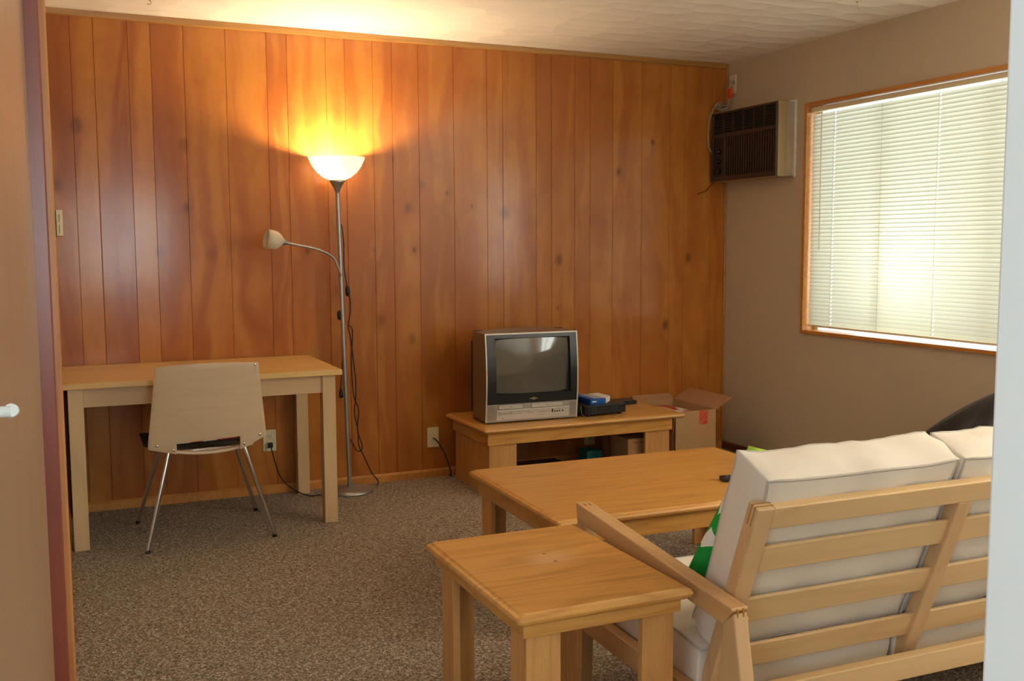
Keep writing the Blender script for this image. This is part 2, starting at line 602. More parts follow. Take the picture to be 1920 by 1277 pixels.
GOLD = plain('gold_lettering', S(206, 186, 140), .4, .4, .03)
GREYT = plain('grey_print', S(92, 88, 84), .6, 0, .03)
FRAMEW = plain('window_sash_paint', S(214, 212, 204), .5, 0, .02)

m, nt, b, out = new_mat('picture_tube_glass')
b.inputs['Base Color'].default_value = S(74, 72, 66)
b.inputs['Roughness'].default_value = .09
b.inputs['Coat Weight'].default_value = .6
b.inputs['Coat Roughness'].default_value = .04
nt.links.new(mixc(nt, noise_n(nt, coords(nt), 3, 2), S(92, 90, 82), S(98, 92, 84)), b.inputs['Base Color'])
TUBE = m

m, nt, b, out = new_mat('window_glass')
tr = nt.nodes.new('ShaderNodeBsdfTransparent')
tr.inputs[0].default_value = (.95, .98, .96, 1)
gl = nt.nodes.new('ShaderNodeBsdfGlossy')
gl.inputs['Roughness'].default_value = .02
mx = nt.nodes.new('ShaderNodeMixShader')
lw = nt.nodes.new('ShaderNodeLayerWeight')
lw.inputs[0].default_value = .5
nt.links.new(math_n(nt, 'ADD', .04, math_n(nt, 'MULTIPLY', math_n(nt, 'POWER', lw.outputs['Facing'], 5.0), .6), None, True), mx.inputs[0])
nt.links.new(tr.outputs[0], mx.inputs[1])
nt.links.new(gl.outputs[0], mx.inputs[2])
nt.links.new(mx.outputs[0], out.inputs[0])
GLASS = m


def translucent(name, col, tcol, fac, rough=.4):
    m, nt, b, out = new_mat(name)
    tl = nt.nodes.new('ShaderNodeBsdfTranslucent')
    nn = noise_n(nt, coords(nt), 6, 2)
    nt.links.new(mixc(nt, nn, tcol, tuple(c * .94 for c in tcol[:3]) + (1,)), tl.inputs[0])
    mx = nt.nodes.new('ShaderNodeMixShader')
    mx.inputs[0].default_value = fac
    b.inputs['Base Color'].default_value = col
    b.inputs['Roughness'].default_value = rough
    nt.links.new(b.outputs[0], mx.inputs[1])
    nt.links.new(tl.outputs[0], mx.inputs[2])
    nt.links.new(mx.outputs[0], out.inputs[0])
    return m


SLAT = translucent('ivory_vinyl_slat', S(232, 222, 190), (.50, .51, .45, 1), .40, .4)
BOWL = translucent('opal_plastic_bowl', S(245, 240, 230), (.98, .96, .90, 1), .65, .3)
OPAL = translucent('opal_reading_shade', S(232, 224, 204), (.9, .85, .75, 1), .3, .25)


# ------------------------------------------------------------------ the room
CZ = 2.46
XL, YF = -3.925, -4.63
g = MB().box(-5.7, .25, -8.2, .1, -.1, 0)
struct(g.build('floor', CARPET))
struct(MB().box(-5.7, .25, -8.2, .1, CZ, CZ + .1).build('ceiling', CEIL))

# paneled back wall: boards between grooves, real V grooves
GRV = [-3.824, -3.72, -3.564, -3.458, -3.302, -3.097, -2.89, -2.786, -2.58, -2.477, -2.324, -2.216, -2.064, -1.857, -1.654, -1.555,
       -1.343, -1.243, -1.089, -.986, -.83, -.626, -.423, -.318, -.116]
JOINT = (-3.72, -2.477, -1.243)
xs = [XL - .1] + GRV + [0.0]
mb = MB()
bid = []
for i in range(len(xs) - 1):
    a, c = xs[i], xs[i + 1]
    ga = (.0026 if a in JOINT else .0014) if i else 0
    gc = (.0026 if c in JOINT else .0014) if i < len(xs) - 2 else 0
    if i == len(xs) - 2:
        gc = 0
    prof = [(a, .003 if ga else 0), (a + ga, 0), (c - gc, 0), (c, .003 if gc else 0)]
    r = random.random()
    for k in range(3):
        p, q = prof[k], prof[k + 1]
        if q[0] - p[0] < 1e-6:
            continue
        mb.add([(p[0], p[1], 0), (q[0], q[1], 0), (q[0], q[1], CZ), (p[0], p[1], CZ)], [(0, 1, 2, 3)])
        bid.append(r)
n0 = len(mb.f)
mb.box(XL - .1, 0.0, .006, .1, 0, CZ)
bid += [0.5] * (len(mb.f) - n0)
wall = struct(mb.build('wall_back', PANEL))
atr = wall.data.attributes.new('board', 'FLOAT', 'FACE')
for i, r in enumerate(bid):
    atr.data[i].value = r

# right wall with two window openings
W1 = (-2.62, -.765, .825, 2.105)
W2 = (-4.40, -3.25, .90, 2.05)
mb = MB()
for (ya, yb, za, zb) in ((-8.2, W2[0], 0, CZ), (W2[0], W2[1], 0, W2[2]), (W2[0], W2[1], W2[3], CZ), (W2[1], W1[0], 0, CZ),
                         (W1[0], W1[1], 0, W1[2]), (W1[0], W1[1], W1[3], CZ), (W1[1], .1, 0, CZ)):
    mb.box(0, .12, ya, yb, za, zb)
struct(mb.build('wall_right', PAINT))
# left wall with the side door opening
DY0, DY1 = -3.20, -4.06
mb = MB()
mb.box(XL - .12, XL, DY0 + .035, .0, 0, CZ)
struct(mb.build('wall_left', PAINT))
struct(MB().box(-5.7, XL - .12, DY0 + .035, DY0 + .155, 0, CZ).build('wall_hall_partition', HALLP))
struct(MB().box(-3.0, 0, YF - .14, YF, 0, CZ).build('wall_front', WHITEP, bevel=.004))
struct(MB().box(-5.82, -5.7, -8.2, -6.95, 0, CZ).box(-5.82, -5.7, -5.45, DY0 + .155, 0, CZ).box(-5.82, -5.7, -6.95, -5.45, 0, .85)
       .box(-5.82, -5.7, -6.95, -5.45, 2.15, CZ).build('wall_hall_left', HALLP))
HW = (-3.78, -2.62, .85, 1.98)
struct(MB().box(-5.7, HW[0], -8.12, -8.0, 0, CZ).box(HW[1], 0, -8.12, -8.0, 0, CZ).box(HW[0], HW[1], -8.12, -8.0, 0, HW[2])
       .box(HW[0], HW[1], -8.12, -8.0, HW[3], CZ).build('wall_hall_rear', HALLP))

# trims
p = [(XL, 0.0), (XL, -.012), (-.002, -.012), (-.002, 0.0)]
mb = MB()
pts = []
for i in range(41):
    x = XL + (0 - XL) * i / 40
    pts.append(x)
sag = lambda x: -.004 * math.sin((x - XL) * 2.1) - (.004 if -2.6 < x < -1.2 else 0)
for i in range(40):
    a, c = pts[i], pts[i + 1]
    mb.add([(a, 0, CZ - .03 + sag(a)), (c, 0, CZ - .03 + sag(c)), (c, -.012, CZ - .026 + sag(c)), (a, -.012, CZ - .026 + sag(a)),
            (a, 0, CZ - .001), (c, 0, CZ - .001), (c, -.014, CZ - .001), (a, -.014, CZ - .001)],
           [(0, 1, 2, 3), (3, 2, 6, 7), (4, 7, 6, 5)])
struct(mb.build('trim_1', TRIMX))
struct(MB().box(-.013, 0, -.013, 0, .0, CZ - .03).build('trim_2', TRIMX, bevel=.003))
struct(MB().prism([(0, 0), (-.014, 0), (-.014, .036), (-.006, .046), (0, .046)], 'x', XL, 0).build('baseboard_back', TRIMW))
struct(MB().prism([(0, 0), (-.013, 0), (-.013, .038), (-.006, .048), (0, .048)], 'y', YF, -.013).build('baseboard_right', REDW))
struct(MB().box(XL, XL + .010, -3.16, -.013, 0, .046).build('baseboard_left', TRIMW, bevel=.003))

# door 1: closed side door in the left wall, with jamb and casing
door = struct(thing('door_1', '', 'door', (-3.96, -3.63, 0)))
del door['label']
del door['category']
fx = lambda y: -3.941 - .041 * (DY0 - y) / .8
mb = MB()
th = .036
for (za, zb) in ((.008, 2.05),):
    mb.add([(fx(DY0) - th, DY0, za), (fx(DY0), DY0, za), (fx(DY1), DY1 + .004, za), (fx(DY1) - th, DY1 + .004, za),
            (fx(DY0) - th, DY0, zb), (fx(DY0), DY0, zb), (fx(DY1), DY1 + .004, zb), (fx(DY1) - th, DY1 + .004, zb)],
           [(0, 3, 2, 1), (4, 5, 6, 7), (0, 1, 5, 4), (1, 2, 6, 5), (2, 3, 7, 6), (3, 0, 4, 7)])
mb.build('leaf', DOORW, door, bevel=.003)
hy = -4.00
hp = fx(hy)
mb = MB().box(hp, hp + .008, hy - .022, hy + .022, 1.035, 1.185)
hd = mb.build('handle_plate', WHITEP, door, bevel=.004)
MB().tube([(hp + .006, hy, 1.118), (hp + .026, hy, 1.118)], .007, 12).tube(spline([(hp + .026, hy + .002, 1.119), (hp + .026, hy + .03, 1.114), (hp + .020, hy + .075, 1.104)], 5), [.0085] * 5 + [.0075] * 6, 12).build('handle', WHITEP, hd)
struct(MB().box(-4.045, -3.914, DY0 + .002, DY0 + .035, 0, CZ).build('trim_3', JAMBW, bevel=.003))
struct(MB().box(XL, -3.902, DY0 + .035, DY0 + .095, 0, CZ).build('trim_4', TRIMZ, bevel=.004))


def window(idx, W, parent_label=None, mull=(), flat=True):
    y0, y1, z0, z1 = W
    root = struct(thing('window_%d' % idx, '', 'window', (.05, (y0 + y1) / 2, z0)))
    del root['label']
    del root['category']
    t = .022
    mb = MB()
    # lining boards of the recess plus a slim face lip
    mb.box(-.012, .10, y1 - t * .4, y1 + .014, z0 - .014, z1 + .014)
    mb.box(-.012, .10, y0 - .014, y0 + t * .4, z0 - .014, z1 + .014)
    mb.box(-.012, .10, y0 + t * .4, y1 - t * .4, z1 - t * .4, z1 + .014)
    mb.build('frame', TRIMW, root, bevel=.003)
    MB().box(-.016, .10, y0 + t * .4, y1 - t * .4, z0 - .014, z0 + .006).build('sill', TRIMW, root, bevel=.003)
    sa = MB()
    xa, xb = .075, .098
    for (a, c) in ((y0 + .008, y0 + .04), (y1 - .04, y1 - .008)):
        sa.box(xa, xb, a, c, z0, z1)
    sa.box(xa, xb, y0 + .04, y1 - .04, z0 - .010, z0 + .007)
    sa.box(xa, xb, y0 + .04, y1 - .04, z1 - .012, z1 + .004)
    for q in mull:
        sa.box(xa, xb, q - .009, q + .009, z0 + .04, z1 - .04)
    sa.build('sash', FRAMEW, root)
    MB().box(.085, .088, y0 + .03, y1 - .03, z0 + .004, z1 - .005).build('pane', GLASS, root)
    return root


window(1, W1, mull=(-1.32, -2.0))
window(2, W2, mull=(-3.82,))


def blind(W, label, x=.028):
    y0, y1, z0, z1 = W
    root = thing('venetian_blind', label, 'blind', (x, (y0 + y1) / 2, z0 + .015))
    a, c = y0 + .016, y1 - .020
    zt = z1 - .014
    MB().box(x - .016, x + .016, a, c, zt - .026, zt).build('headrail', IVORY, root, bevel=.002)
    mb = MB()
    zz = zt - .048
    zb = z0 + .050
    n = int((zz - zb) / .0214)
    pit = (zz - zb) / n
    for i in range(n + 1):
        zc = zz - i * pit
        tilt = math.radians(66 + random.uniform(-1.5, 1.5))
        w2 = .0127
        rows = []
        for k in range(5):
            s = -1 + 2 * k / 4
            cx = s * w2
            crown = .0016 * (1 - s * s)
            # room-side edge hangs low, window-side edge sits high
            px = x + cx * math.cos(tilt) - crown * math.sin(tilt)
            pz = zc + cx * math.sin(tilt) + crown * math.cos(tilt)
            rows.append((px, pz))
        # the middle of each slat is punched where the cords pass through
        cuts = [a]
        for q in sorted((c - .18, c - .18 - .73, c - .18 - 1.46)):
            if q > a + .1:
                cuts += [q - .0045, q + .0045]
        cuts.append(c)
        for k in range(4):
            segs = [(a, c)] if k in (0, 3) else [(cuts[2 * t_], cuts[2 * t_ + 1]) for t_ in range(len(cuts) // 2)]
            for (ya_, yb_) in segs:
                p_, q_ = rows[k], rows[k + 1]
                mb.add([(p_[0], ya_, p_[1]), (q_[0], ya_, q_[1]), (q_[0], yb_, q_[1]), (p_[0], yb_, p_[1])], [(0, 1, 2, 3)], True)
    mb.build('slats', SLAT, root)
    MB().box(x - .010, x + .010, a, c, z0 + .026, z0 + .038).build('bottom_rail', IVORY, root, bevel=.003)
    for q in (c - .18, c - .18 - .73, c - .18 - 1.46):
        if q < a + .1:
            continue
        MB().tube([(x - .013, q, z0 + .02), (x - .013, q, zt - .02)], .0008, 5).tube([(x + .013, q, z0 + .02), (x + .013, q, zt - .02)], .0008, 5).build('ladder_cord', IVORY, root)
    for q in ((c - .18 - .36),):
        MB().tube([(x - .014, q, z0 + .02), (x - .014, q, zt - .02)], .0008, 5).build('lift_cord', IVORY, root)
    MB().tube([(x - .02, c - .085, zt - .02), (x - .024, c - .092, zt - .06), (x - .024, c - .096, zt - .80)], [.0015, .0028, .0028], 6).build('tilt_wand', IVORY, root)
    return root


blind(W1, 'closed ivory venetian blind filling the wood framed window')

# hall windows (behind the camera)
def hall_window(idx, box_frame, box_pane, bars):
    r = struct(thing('window_%d' % idx, '', 'window', box_pane[0]))
    del r['label']; del r['category']
    mb = MB()
    for q in box_frame:
        mb.box(*q)
    mb.build('frame', FRAMEW, r)
    MB().box(*box_pane[1]).build('pane', GLASS, r)


fr = []
x0, x1, z0, z1 = HW
fr += [(x0, x0 + .04, -8.08, -8.04, z0, z1), (x1 - .04, x1, -8.08, -8.04, z0, z1), (x0, x1, -8.08, -8.04, z0, z0 + .04), (x0, x1, -8.08, -8.04, z1 - .04, z1)]
for k in range(1, 3):
    q = x0 + (x1 - x0) * k / 3
    fr.append((q - .012, q + .012, -8.075, -8.045, z0, z1))
for k in range(1, 3):
    q = z0 + (z1 - z0) * k / 3
    fr.append((x0, x1, -8.075, -8.045, q - .012, q + .012))
hall_window(3, fr, ((-3.2, -8.06, z0), (x0, x1, -8.062, -8.058, z0, z1)), None)
fr = [(-5.78, -5.74, -6.95, -6.91, .85, 2.15), (-5.78, -5.74, -5.49, -5.45, .85, 2.15), (-5.78, -5.74, -6.95, -5.45, .85, .89), (-5.78, -5.74, -6.95, -5.45, 2.11, 2.15), (-5.77, -5.75, -6.22, -6.18, .85, 2.15)]
hall_window(4, fr, ((-5.76, -6.2, .85), (-5.762, -5.758, -6.95, -5.45, .85, 2.15)), None)

# ceiling hooks
def hook(x, y, label):
    r = thing('ceiling_hook', label, 'hook', (x, y, CZ - .05), 'hooks screwed into the ceiling')
    MB().lathe([(0, 0), (.009, 0), (.009, -.003), (0, -.003)], (x, y, CZ), n=12).build('plate', GOLD, r)
    pts = [(x, y, CZ), (x, y, CZ - .018)] + [(x + .010 * math.sin(t), y, CZ - .028 + .010 * math.cos(t)) for t in [i * .45 for i in range(0, 10)]]
    MB().tube(pts, .0024, 8).build('hook_wire', GOLD, r)


hook(-.42, -1.60, 'small brass hook in the ceiling above the window side')
hook(-3.49, -.42, 'small brass hook in the ceiling above the desk side')

# thermostat on the left wall
t = thing('thermostat', 'beige slotted thermostat on the left wall above the desk', 'thermostat', (XL, -.22, 1.38))
MB().box(XL, XL + .006, -.27, -.17, 1.37, 1.49).build('back_plate', ACBROWN, t)
MB().box(XL + .006, XL + .034, -.265, -.175, 1.375, 1.495).build('cover', IVORY, t, bevel=.003)
MB().box(XL + .018, XL + .0205, -.2656, -.2640, 1.385, 1.425).box(XL + .018, XL + .0205, -.2656, -.2640, 1.44, 1.475).build('vent_slot', DARKHOLE, t)


def outlet(name, label, c, normal, gangs=1, receptacle=True):
    """wall plate centred at c, facing along normal ('y-' or 'x-')"""
    w, h, t = .035 * gangs, .0575, .005
    cx, cy, cz = c
    root = thing(name, label, 'outlet', (cx, cy, cz - h))
    def bx(mb, u0, u1, d0, d1, z0, z1):
        if normal == 'y-':
            mb.box(cx + u0, cx + u1, cy - d1, cy - d0, cz + z0, cz + z1)
        else:
            mb.box(cx - d1, cx - d0, cy + u0, cy + u1, cz + z0, cz + z1)
        return mb
    bx(MB(), -w, w, 0, t, -h, h).build('plate', IVORY, root, bevel=.002)
    if receptacle:
        for dz in (-.0215, .0215):
            rc = bx(MB(), -.0165, .0165, t, t + .002, dz - .014, dz + .014).build('receptacle', IVORY, root, bevel=.0015)
            sl = MB()
            bx(sl, -.008, -.0058, t + .002, t + .0024, dz - .001, dz + .008)
            bx(sl, .0058, .008, t + .002, t + .0024, dz - .001, dz + .008)
            bx(sl, -.002, .002, t + .002, t + .0024, dz - .010, dz - .006)
            sl.build('slot', DARKHOLE, rc)
    return root


outlet('wall_outlet', 'ivory double outlet low on the paneling below the desk', (-2.927, 0, .288), 'y-')
outlet('cable_wall_plate', 'ivory wall plate left of the television table', (-2.002, 0, .23), 'y-', receptacle=False)
outlet('wall_outlet', 'ivory outlet high in the corner above the air conditioner', (0, -.058, 2.325), 'x-')
outlet('wall_outlet', 'pale outlet on the paneling in the dark under the television table', (-.985, 0, .16), 'y-')

# cord from the wall plate to the television table
o = MB().tube(spline([(-2.002, -.004, .225), (-1.99, -.03, .215), (-1.955, -.055, .15), (-1.925, -.065, .06), (-1.915, -.06, .010), (-1.912, -.02, .006)], 6), .0035, 8).build('cable', BLACKM)
tag(o, 'black cable hanging from wall plate to the carpet by the television table', 'cable')


# ------------------------------------------------------------------ air conditioner
ac = thing('air_conditioner', 'brown grilled window air conditioner mounted high through the right wall', 'air conditioner', (-.06, -.34, 1.713))
AY0, AY1, AZ0, AZ1, AX = -.662, -.018, 1.713, 2.145, -.125
MB().box(-.088, 0, AY0 + .004, AY1 - .004, AZ0 + .004, AZ1 - .004).build('sleeve', ACWHITE, ac, bevel=.003)
mb = MB()
for i in range(24):
    z = AZ0 + (AZ1 - AZ0) * i / 24
    w_ = .006 + .006 * noise.noise(Vector((i * .6, 3, 1)))
    mb.box(-.004 - w_ * .3, 0, AY0 - .004 - w_, AY0 + .006, z, z + (AZ1 - AZ0) / 24)
mb.box(-.006, 0, AY0 - .008, AY1, AZ1 - .004, AZ1 + .008)
mb.build('caulk_bead', CAULK, ac)
MB().box(-.120, -.060, AY0, AY1, AZ0, AZ1).build('bezel', ACTAN, ac, bevel=.004)
fr = MB()
FX0, FX1 = -.132, -.119
ym = AY0 + .01
fr.box(FX0, FX1, AY0 + .006, AY0 + .018, AZ0 + .004, AZ1 - .006)
fr.box(FX0, FX1, AY1 - .024, AY1 - .004, AZ0 + .004, AZ1 - .006)
fr.box(FX0, FX1, AY0 + .018, AY1 - .024, AZ1 - .018, AZ1 - .006)
fr.box(FX0, FX1, AY0 + .018, AY1 - .024, AZ0 + .004, AZ0 + .034)
fr.box(FX0, FX1, AY0 + .018, AY1 - .024, 1.985, 2.008)
yc = AY1 - .155
fr.box(FX0, FX1, yc, yc + .028, AZ0 + .034, 1.985)
fr.build('grille_frame', ACBROWN, ac, bevel=.002)
MB().box(-.1205, -.1195, AY0 + .01, AY1 - .01, AZ0 + .01, AZ1 - .01).build('grille_back', DARKHOLE, ac)
lv = MB()
for k in range(7):
    y = AY0 + .018 + (AY1 - .024 - AY0 - .018) * k / 6
    if 0 < k < 6:
        lv.box(FX0, FX1, y - .004, y + .004, 2.008, AZ1 - .018)
for k in range(1, 7):
    z = 2.008 + (AZ1 - .018 - 2.008) * k / 7
    lv.obox((-.127, (AY0 + AY1) / 2, z), (1, 0, .6), (0, 1, 0), (-.6, 0, 1), .0055, .30, .0012)
lv.build('upper_louver', ACBROWN, ac)
lv = MB()
y = AY0 + .030
while y < yc - .006:
    lv.box(-.130, -.121, y - .0048, y + .0048, AZ0 + .034, 1.985)
    y += .0232
lv.build('lower_grille', ACBROWN, ac)
MB().box(-.124, -.1195, yc + .028, AY1 - .024, AZ0 + .034, 1.985).build('control_panel', BLACKP, ac)
for z in (1.78, 1.84, 1.90):
    MB().lathe([(0, 0), (.016, 0), (.014, .012), (0, .012)], (-.124, AY1 - .075, z), (-1, 0, 0), 16).build('control_knob', BLACKP, ac)
cordpts = spline([(-.012, -.072, 2.335), (-.035, -.085, 2.32), (-.035, -.075, 2.27), (-.030, -.060, 2.21), (-.04, -.035, 2.165), (-.075, -.030, 2.185), (-.10, -.035, 2.20)], 6)
pc = MB().tube(cordpts, .0042, 8).tube(spline([(-.10, -.035, 2.20), (-.12, -.012, 2.16), (-.142, -.010, 2.09), (-.150, -.010, 2.0), (-.142, -.012, 1.93), (-.128, -.022, 1.90)], 6), .0042, 8)
for (dx, dz, r) in ((0, 0, .022), (-.012, .006, .026), (.008, -.008, .020)):
    pc.tube([(-.07 + dx + r * 1.6 * math.cos(t), -.045 + .018 * math.sin(t * 2), 2.185 + dz + r * .8 * math.sin(t)) for t in [i * PI / 8 for i in range(16)]], .0038, 7, closed=True)
pc = pc.build('power_cord', GREYCORD, ac)
MB().lathe([(0, 0), (.012, 0), (.014, .018), (.008, .026), (0, .026)], (-.005, -.072, 2.335), (-1, 0, 0), 14).build('plug', GREYCORD, pc)
MB().box(-.046, -.030, -.092, -.066, 2.235, 2.295).build('warning_tag', ORANGE, pc, bevel=.003)
MB().tube(spline([(-.10, -.012, 1.715), (-.13, -.008, 1.69), (-.16, -.008, 1.66), (-.20, -.008, 1.648), (-.222, -.008, 1.638)], 5), .0020, 6).build('sensor_wire', BLACKM, ac)

# ------------------------------------------------------------------ desk
desk = thing('desk', 'pale birch desk with square legs along the paneled wall', 'desk', (-3.31, -.37, 0))
dt = MB().box(-3.922, -2.708, -.732, -.012, .715, .740).build('desktop', BIRCH, desk, bevel=.002)
for (x0, x1) in ((-3.903, -3.841), (-2.798, -2.736)):
    for (y0, y1) in ((-.705, -.643), (-.095, -.033)):
        MB().box(x0, x1, y0, y1, 0, .715).build('leg', BIRCHZ, desk, bevel=.002)
BIR2 = wood('pale_birch_apron', S(212, 180, 138), S(188, 152, 108), 'x', .45, .1, 5.0, 9.0, .8, .22, .35, boards=.21)
MB().box(-3.841, -2.798, -.695, -.673, .630, .715).build('apron', BIR2, desk, bevel=.001)
MB().box(-3.841, -2.798, -.065, -.043, .630, .715).build('apron', BIR2, desk, bevel=.001)
for x in (-3.885, -2.776):
    MB().box(x - .011, x + .011, -.643, -.095, .630, .715).build('apron', BIR2, desk, bevel=.001)

# ------------------------------------------------------------------ chair
XC = -3.346
ch = thing('chair', 'pale plywood chair with chrome legs pulled up to the desk', 'chair', (XC, -.62, 0))
mb = MB()


def wid(z):
    t_ = min(1, max(0, (z - .48) / .34))
    return .250 + (.213 - .250) * t_


def yb(u, z):
    return -.865 - .055 * (z - .45) / .37 - .030 * (1 - u * u) - .022 * max(0, (.52 - z) / .09) * 0


def zs(u):
    return .476 + .018 * (u + 1) / 2


def zbot(u):
    pts = [(-1.0, .456), (-.54, .430), (.53, .430), (1.0, .480)]
    if u <= -.54:
        t_ = (u + 1) / .46
        return .456 + (.430 - .456) * t_
    t_ = (u - .53) / .47
    return .430 + (.480 - .430) * t_


US = [-1, -.92, -.84, -.76, -.68, -.60, -.54, -.44, -.34, -.22, -.11, 0, .11, .22, .34, .44, .53, .60, .68, .76, .84, .92, 1]


def back_grid(us, lo, hi, rows):
    b_ = len(mb.v)
    for u in us:
        for j in range(rows + 1):
            z = lo(u) + (hi(u) - lo(u)) * j / rows
            mb.v.append(Vector((XC + u * wid(z), yb(u, z), z)))
    for i in range(len(us) - 1):
        for j in range(rows):
            a = b_ + i * (rows + 1) + j
            mb.f.append([a, a + 1, a + rows + 2, a + rows + 1])
            mb.sm.append(True)


back_grid(US, zs, lambda u: .816 + .010 * (1 - u * u), 12)
back_grid([u for u in US if u <= -.54], zbot, zs, 3)
back_grid([u for u in US if u >= .53], zbot, zs, 3)
bk = mb.build('backrest', PLY, ch, solidify=.011, bevel=.0015, weld=True)
for (u, z) in ((-.86, .472), (-.60, .450), (.60, .455), (.88, .490), (.93, .808)):
    p_ = Vector((XC + u * wid(z), yb(u, z) - .006, z))
    MB().lathe([(0, -.0035), (.004, -.003), (.0066, -.001), (.0066, 0), (0, 0)], p_, (0, 1, 0), 12).build('screw', CHROME, bk)
# seat shell
mb = MB()
nx, ny = 12, 10
for j in range(ny + 1):
    y = -.868 + .43 * j / ny
    for i in range(nx + 1):
        u = -1 + 2 * i / nx
        wd = .19 + .035 * min(1, j / 4)
        z = .440 + .026 * u * u - .010 * math.sin(PI * j / ny) - .02 * max(0, (j - 8) / 2) ** 2
        mb.v.append(Vector((XC + u * wd, y, z - .018)))
for j in range(ny):
    for i in range(nx):
        a = j * (nx + 1) + i
        mb.f.append([a, a + 1, a + nx + 2, a + nx + 1])
        mb.sm.append(True)
MB.build(mb, 'seat', PLY, ch, solidify=.012, bevel=.001)
for (xt, yt, xf, yf_) in ((-3.505, -.80, -3.614, -.862), (-3.187, -.80, -3.061, -.834), (-3.50, -.46, -3.622, -.332), (-3.19, -.46, -3.062, -.330)):
    lg = MB().tube([(xt, yt, .432), (xf, yf_, .008)], .0095, 14).build('leg', CHROME, ch)
    MB().tube([(xf + (xt - xf) * .03, yf_ + (yt - yf_) * .03, .014), (xf, yf_, 0.0005)], .0112, 14).build('foot_cap', BLACKP, lg)
MB().tube([(-3.505, -.80, .425), (-3.187, -.80, .425)], .008, 10).tube([(-3.50, -.46, .425), (-3.19, -.46, .425)], .008, 10).tube([(-3.50, -.46, .425), (-3.505, -.80, .425)], .008, 10).tube([(-3.19, -.46, .425), (-3.187, -.80, .425)], .008, 10).build('underframe', CHROME, ch)

# things lying on the seat
bag = MB()
bag.box(XC - .262, XC + .17, -.80, -.47, .454, .461)
o = bag.build('folder', BLACKM, bevel=.008, seg=3, at=(XC, -.63, .468))
tag(o, 'black folder lying on the seat of the desk chair', 'folder')


def mag_mat():
    m, nt, b, out = new_mat('glossy_magazine_cover')
    v = coords(nt, (9, 6, 1))
    vo = nt.nodes.new('ShaderNodeTexVoronoi')
    vo.inputs['Scale'].default_value = 1.3
    nt.links.new(v, vo.inputs['Vector'])
    sp = nt.nodes.new('ShaderNodeSeparateColor')
    nt.links.new(vo.outputs['Color'], sp.inputs[0])
    c = ramp(nt, sp.outputs[0], [(0, S(232, 228, 224)), (.3, S(176, 64, 40)), (.5, S(40, 38, 46)), (.65, S(220, 190, 176)), (.8, S(200, 40, 34)), (.95, S(96, 96, 130))], 'CONSTANT')
    nt.links.new(c, b.inputs['Base Color'])
    b.inputs['Roughness'].default_value = .3
    return m


MAG = mag_mat()
mb = MB().obox((XC - .01, -.70, .467), (1, .12, 0), (-.12, 1, 0), (0, 0, 1), .135, .10, .006)
mb.obox((XC - .02, -.69, .478), (1, -.2, 0), (.2, 1, 0), (0, 0, 1), .13, .095, .005)
o = mb.build('magazine', MAG, at=(XC, -.70, .494))
tag(o, 'colourful red and white magazine on top of the black folder on the chair', 'magazine')

# ------------------------------------------------------------------ floor lamp
BX, BY = -2.530, -.138
TX = -2.567
lx = lambda z: BX + (TX - BX) * z / 1.72
lamp = thing('floor_lamp', 'lit silver uplighter floor lamp with a small reading arm beside the desk', 'lamp', (BX, BY, 0))
MB().lathe([(0, 0), (.127, 0), (.128, .006), (.122, .015), (.07, .023), (.02, .028), (.014, .032), (0, .032)], (BX, BY, 0), n=48).build('base', STEEL, lamp)
MB().tube([(BX, BY, .03), (lx(.6), BY, .6), (lx(1.2), BY, 1.2), (lx(1.61), BY, 1.61)], .0105, 16).build('pole', STEEL, lamp)
MB().lathe([(.0108, 0), (.014, .012), (.022, .032), (.034, .052), (.046, .068), (.044, .068), (.0, .060)], (lx(1.6), BY, 1.60), n=32).build('cup', STEEL, lamp)
bp = [(.0, .0), (.04, .0), (.075, .016), (.105, .041), (.128, .072), (.142, .102), (.148, .118)]
inner = [(r - .003 if r > .01 else 0, h + .003) for r, h in bp][::-1]
inner[0] = (.145, .118)
bo = MB().lathe(bp + inner, (lx(1.668), BY, 1.668), n=48).build('lamp_shade', BOWL, lamp)
bu = MB().lathe([(0, 0), (.013, 0), (.014, .012), (.018, .018), (.020, .026), (.014, .034), (0, .038)], (lx(1.7), BY, 1.675), n=24)
m, nt, b, out = new_mat('lit_bulb')
b.inputs['Base Color'].default_value = (1, .95, .85, 1)
b.inputs['Emission Color'].default_value = (1, .72, .40, 1)
b.inputs['Emission Strength'].default_value = 30
bu.build('bulb', m, lamp)
ld = bpy.data.lights.new('floor_lamp_light', 'POINT')
ld.energy = 50
ld.color = (1.0, .76, .46)
ld.shadow_soft_size = .03
lo = bpy.data.objects.new('floor_lamp_light', ld)
COL.objects.link(lo)
lo.location = (lx(1.7), BY, 1.725)

arm = spline([(lx(1.17) , BY - .012, 1.165), (-2.575, BY - .02, 1.215), (-2.60, BY - .03, 1.262), (-2.655, BY - .045, 1.295), (-2.72, BY - .055, 1.315), (-2.785, BY - .062, 1.327), (-2.838, BY - .066, 1.338)], 6)
am = MB().tube(arm, .0062, 12).build('reading_arm', STEEL, lamp)
ax = Vector((-.97, -.10, .20)).normalized()
a0 = Vector((-2.838, BY - .066, 1.338))
MB().lathe([(.0065, -.004), (.010, .012), (.018, .028), (.024, .040), (0, .042)], a0, ax, 24).build('reading_socket', STEEL, am)
MB().lathe([(.022, .036), (.036, .048), (.047, .066), (.050, .088), (.049, .120), (.046, .120), (.047, .088), (.043, .068), (.032, .052), (.0, .044)], a0, ax, 32).build('reading_shade', OPAL, am)
MB().lathe([(0, .05), (.012, .05), (.014, .062), (.022, .085), (.018, .104), (0, .110)], a0, ax, 20).build('reading_bulb', WHITEC, am)
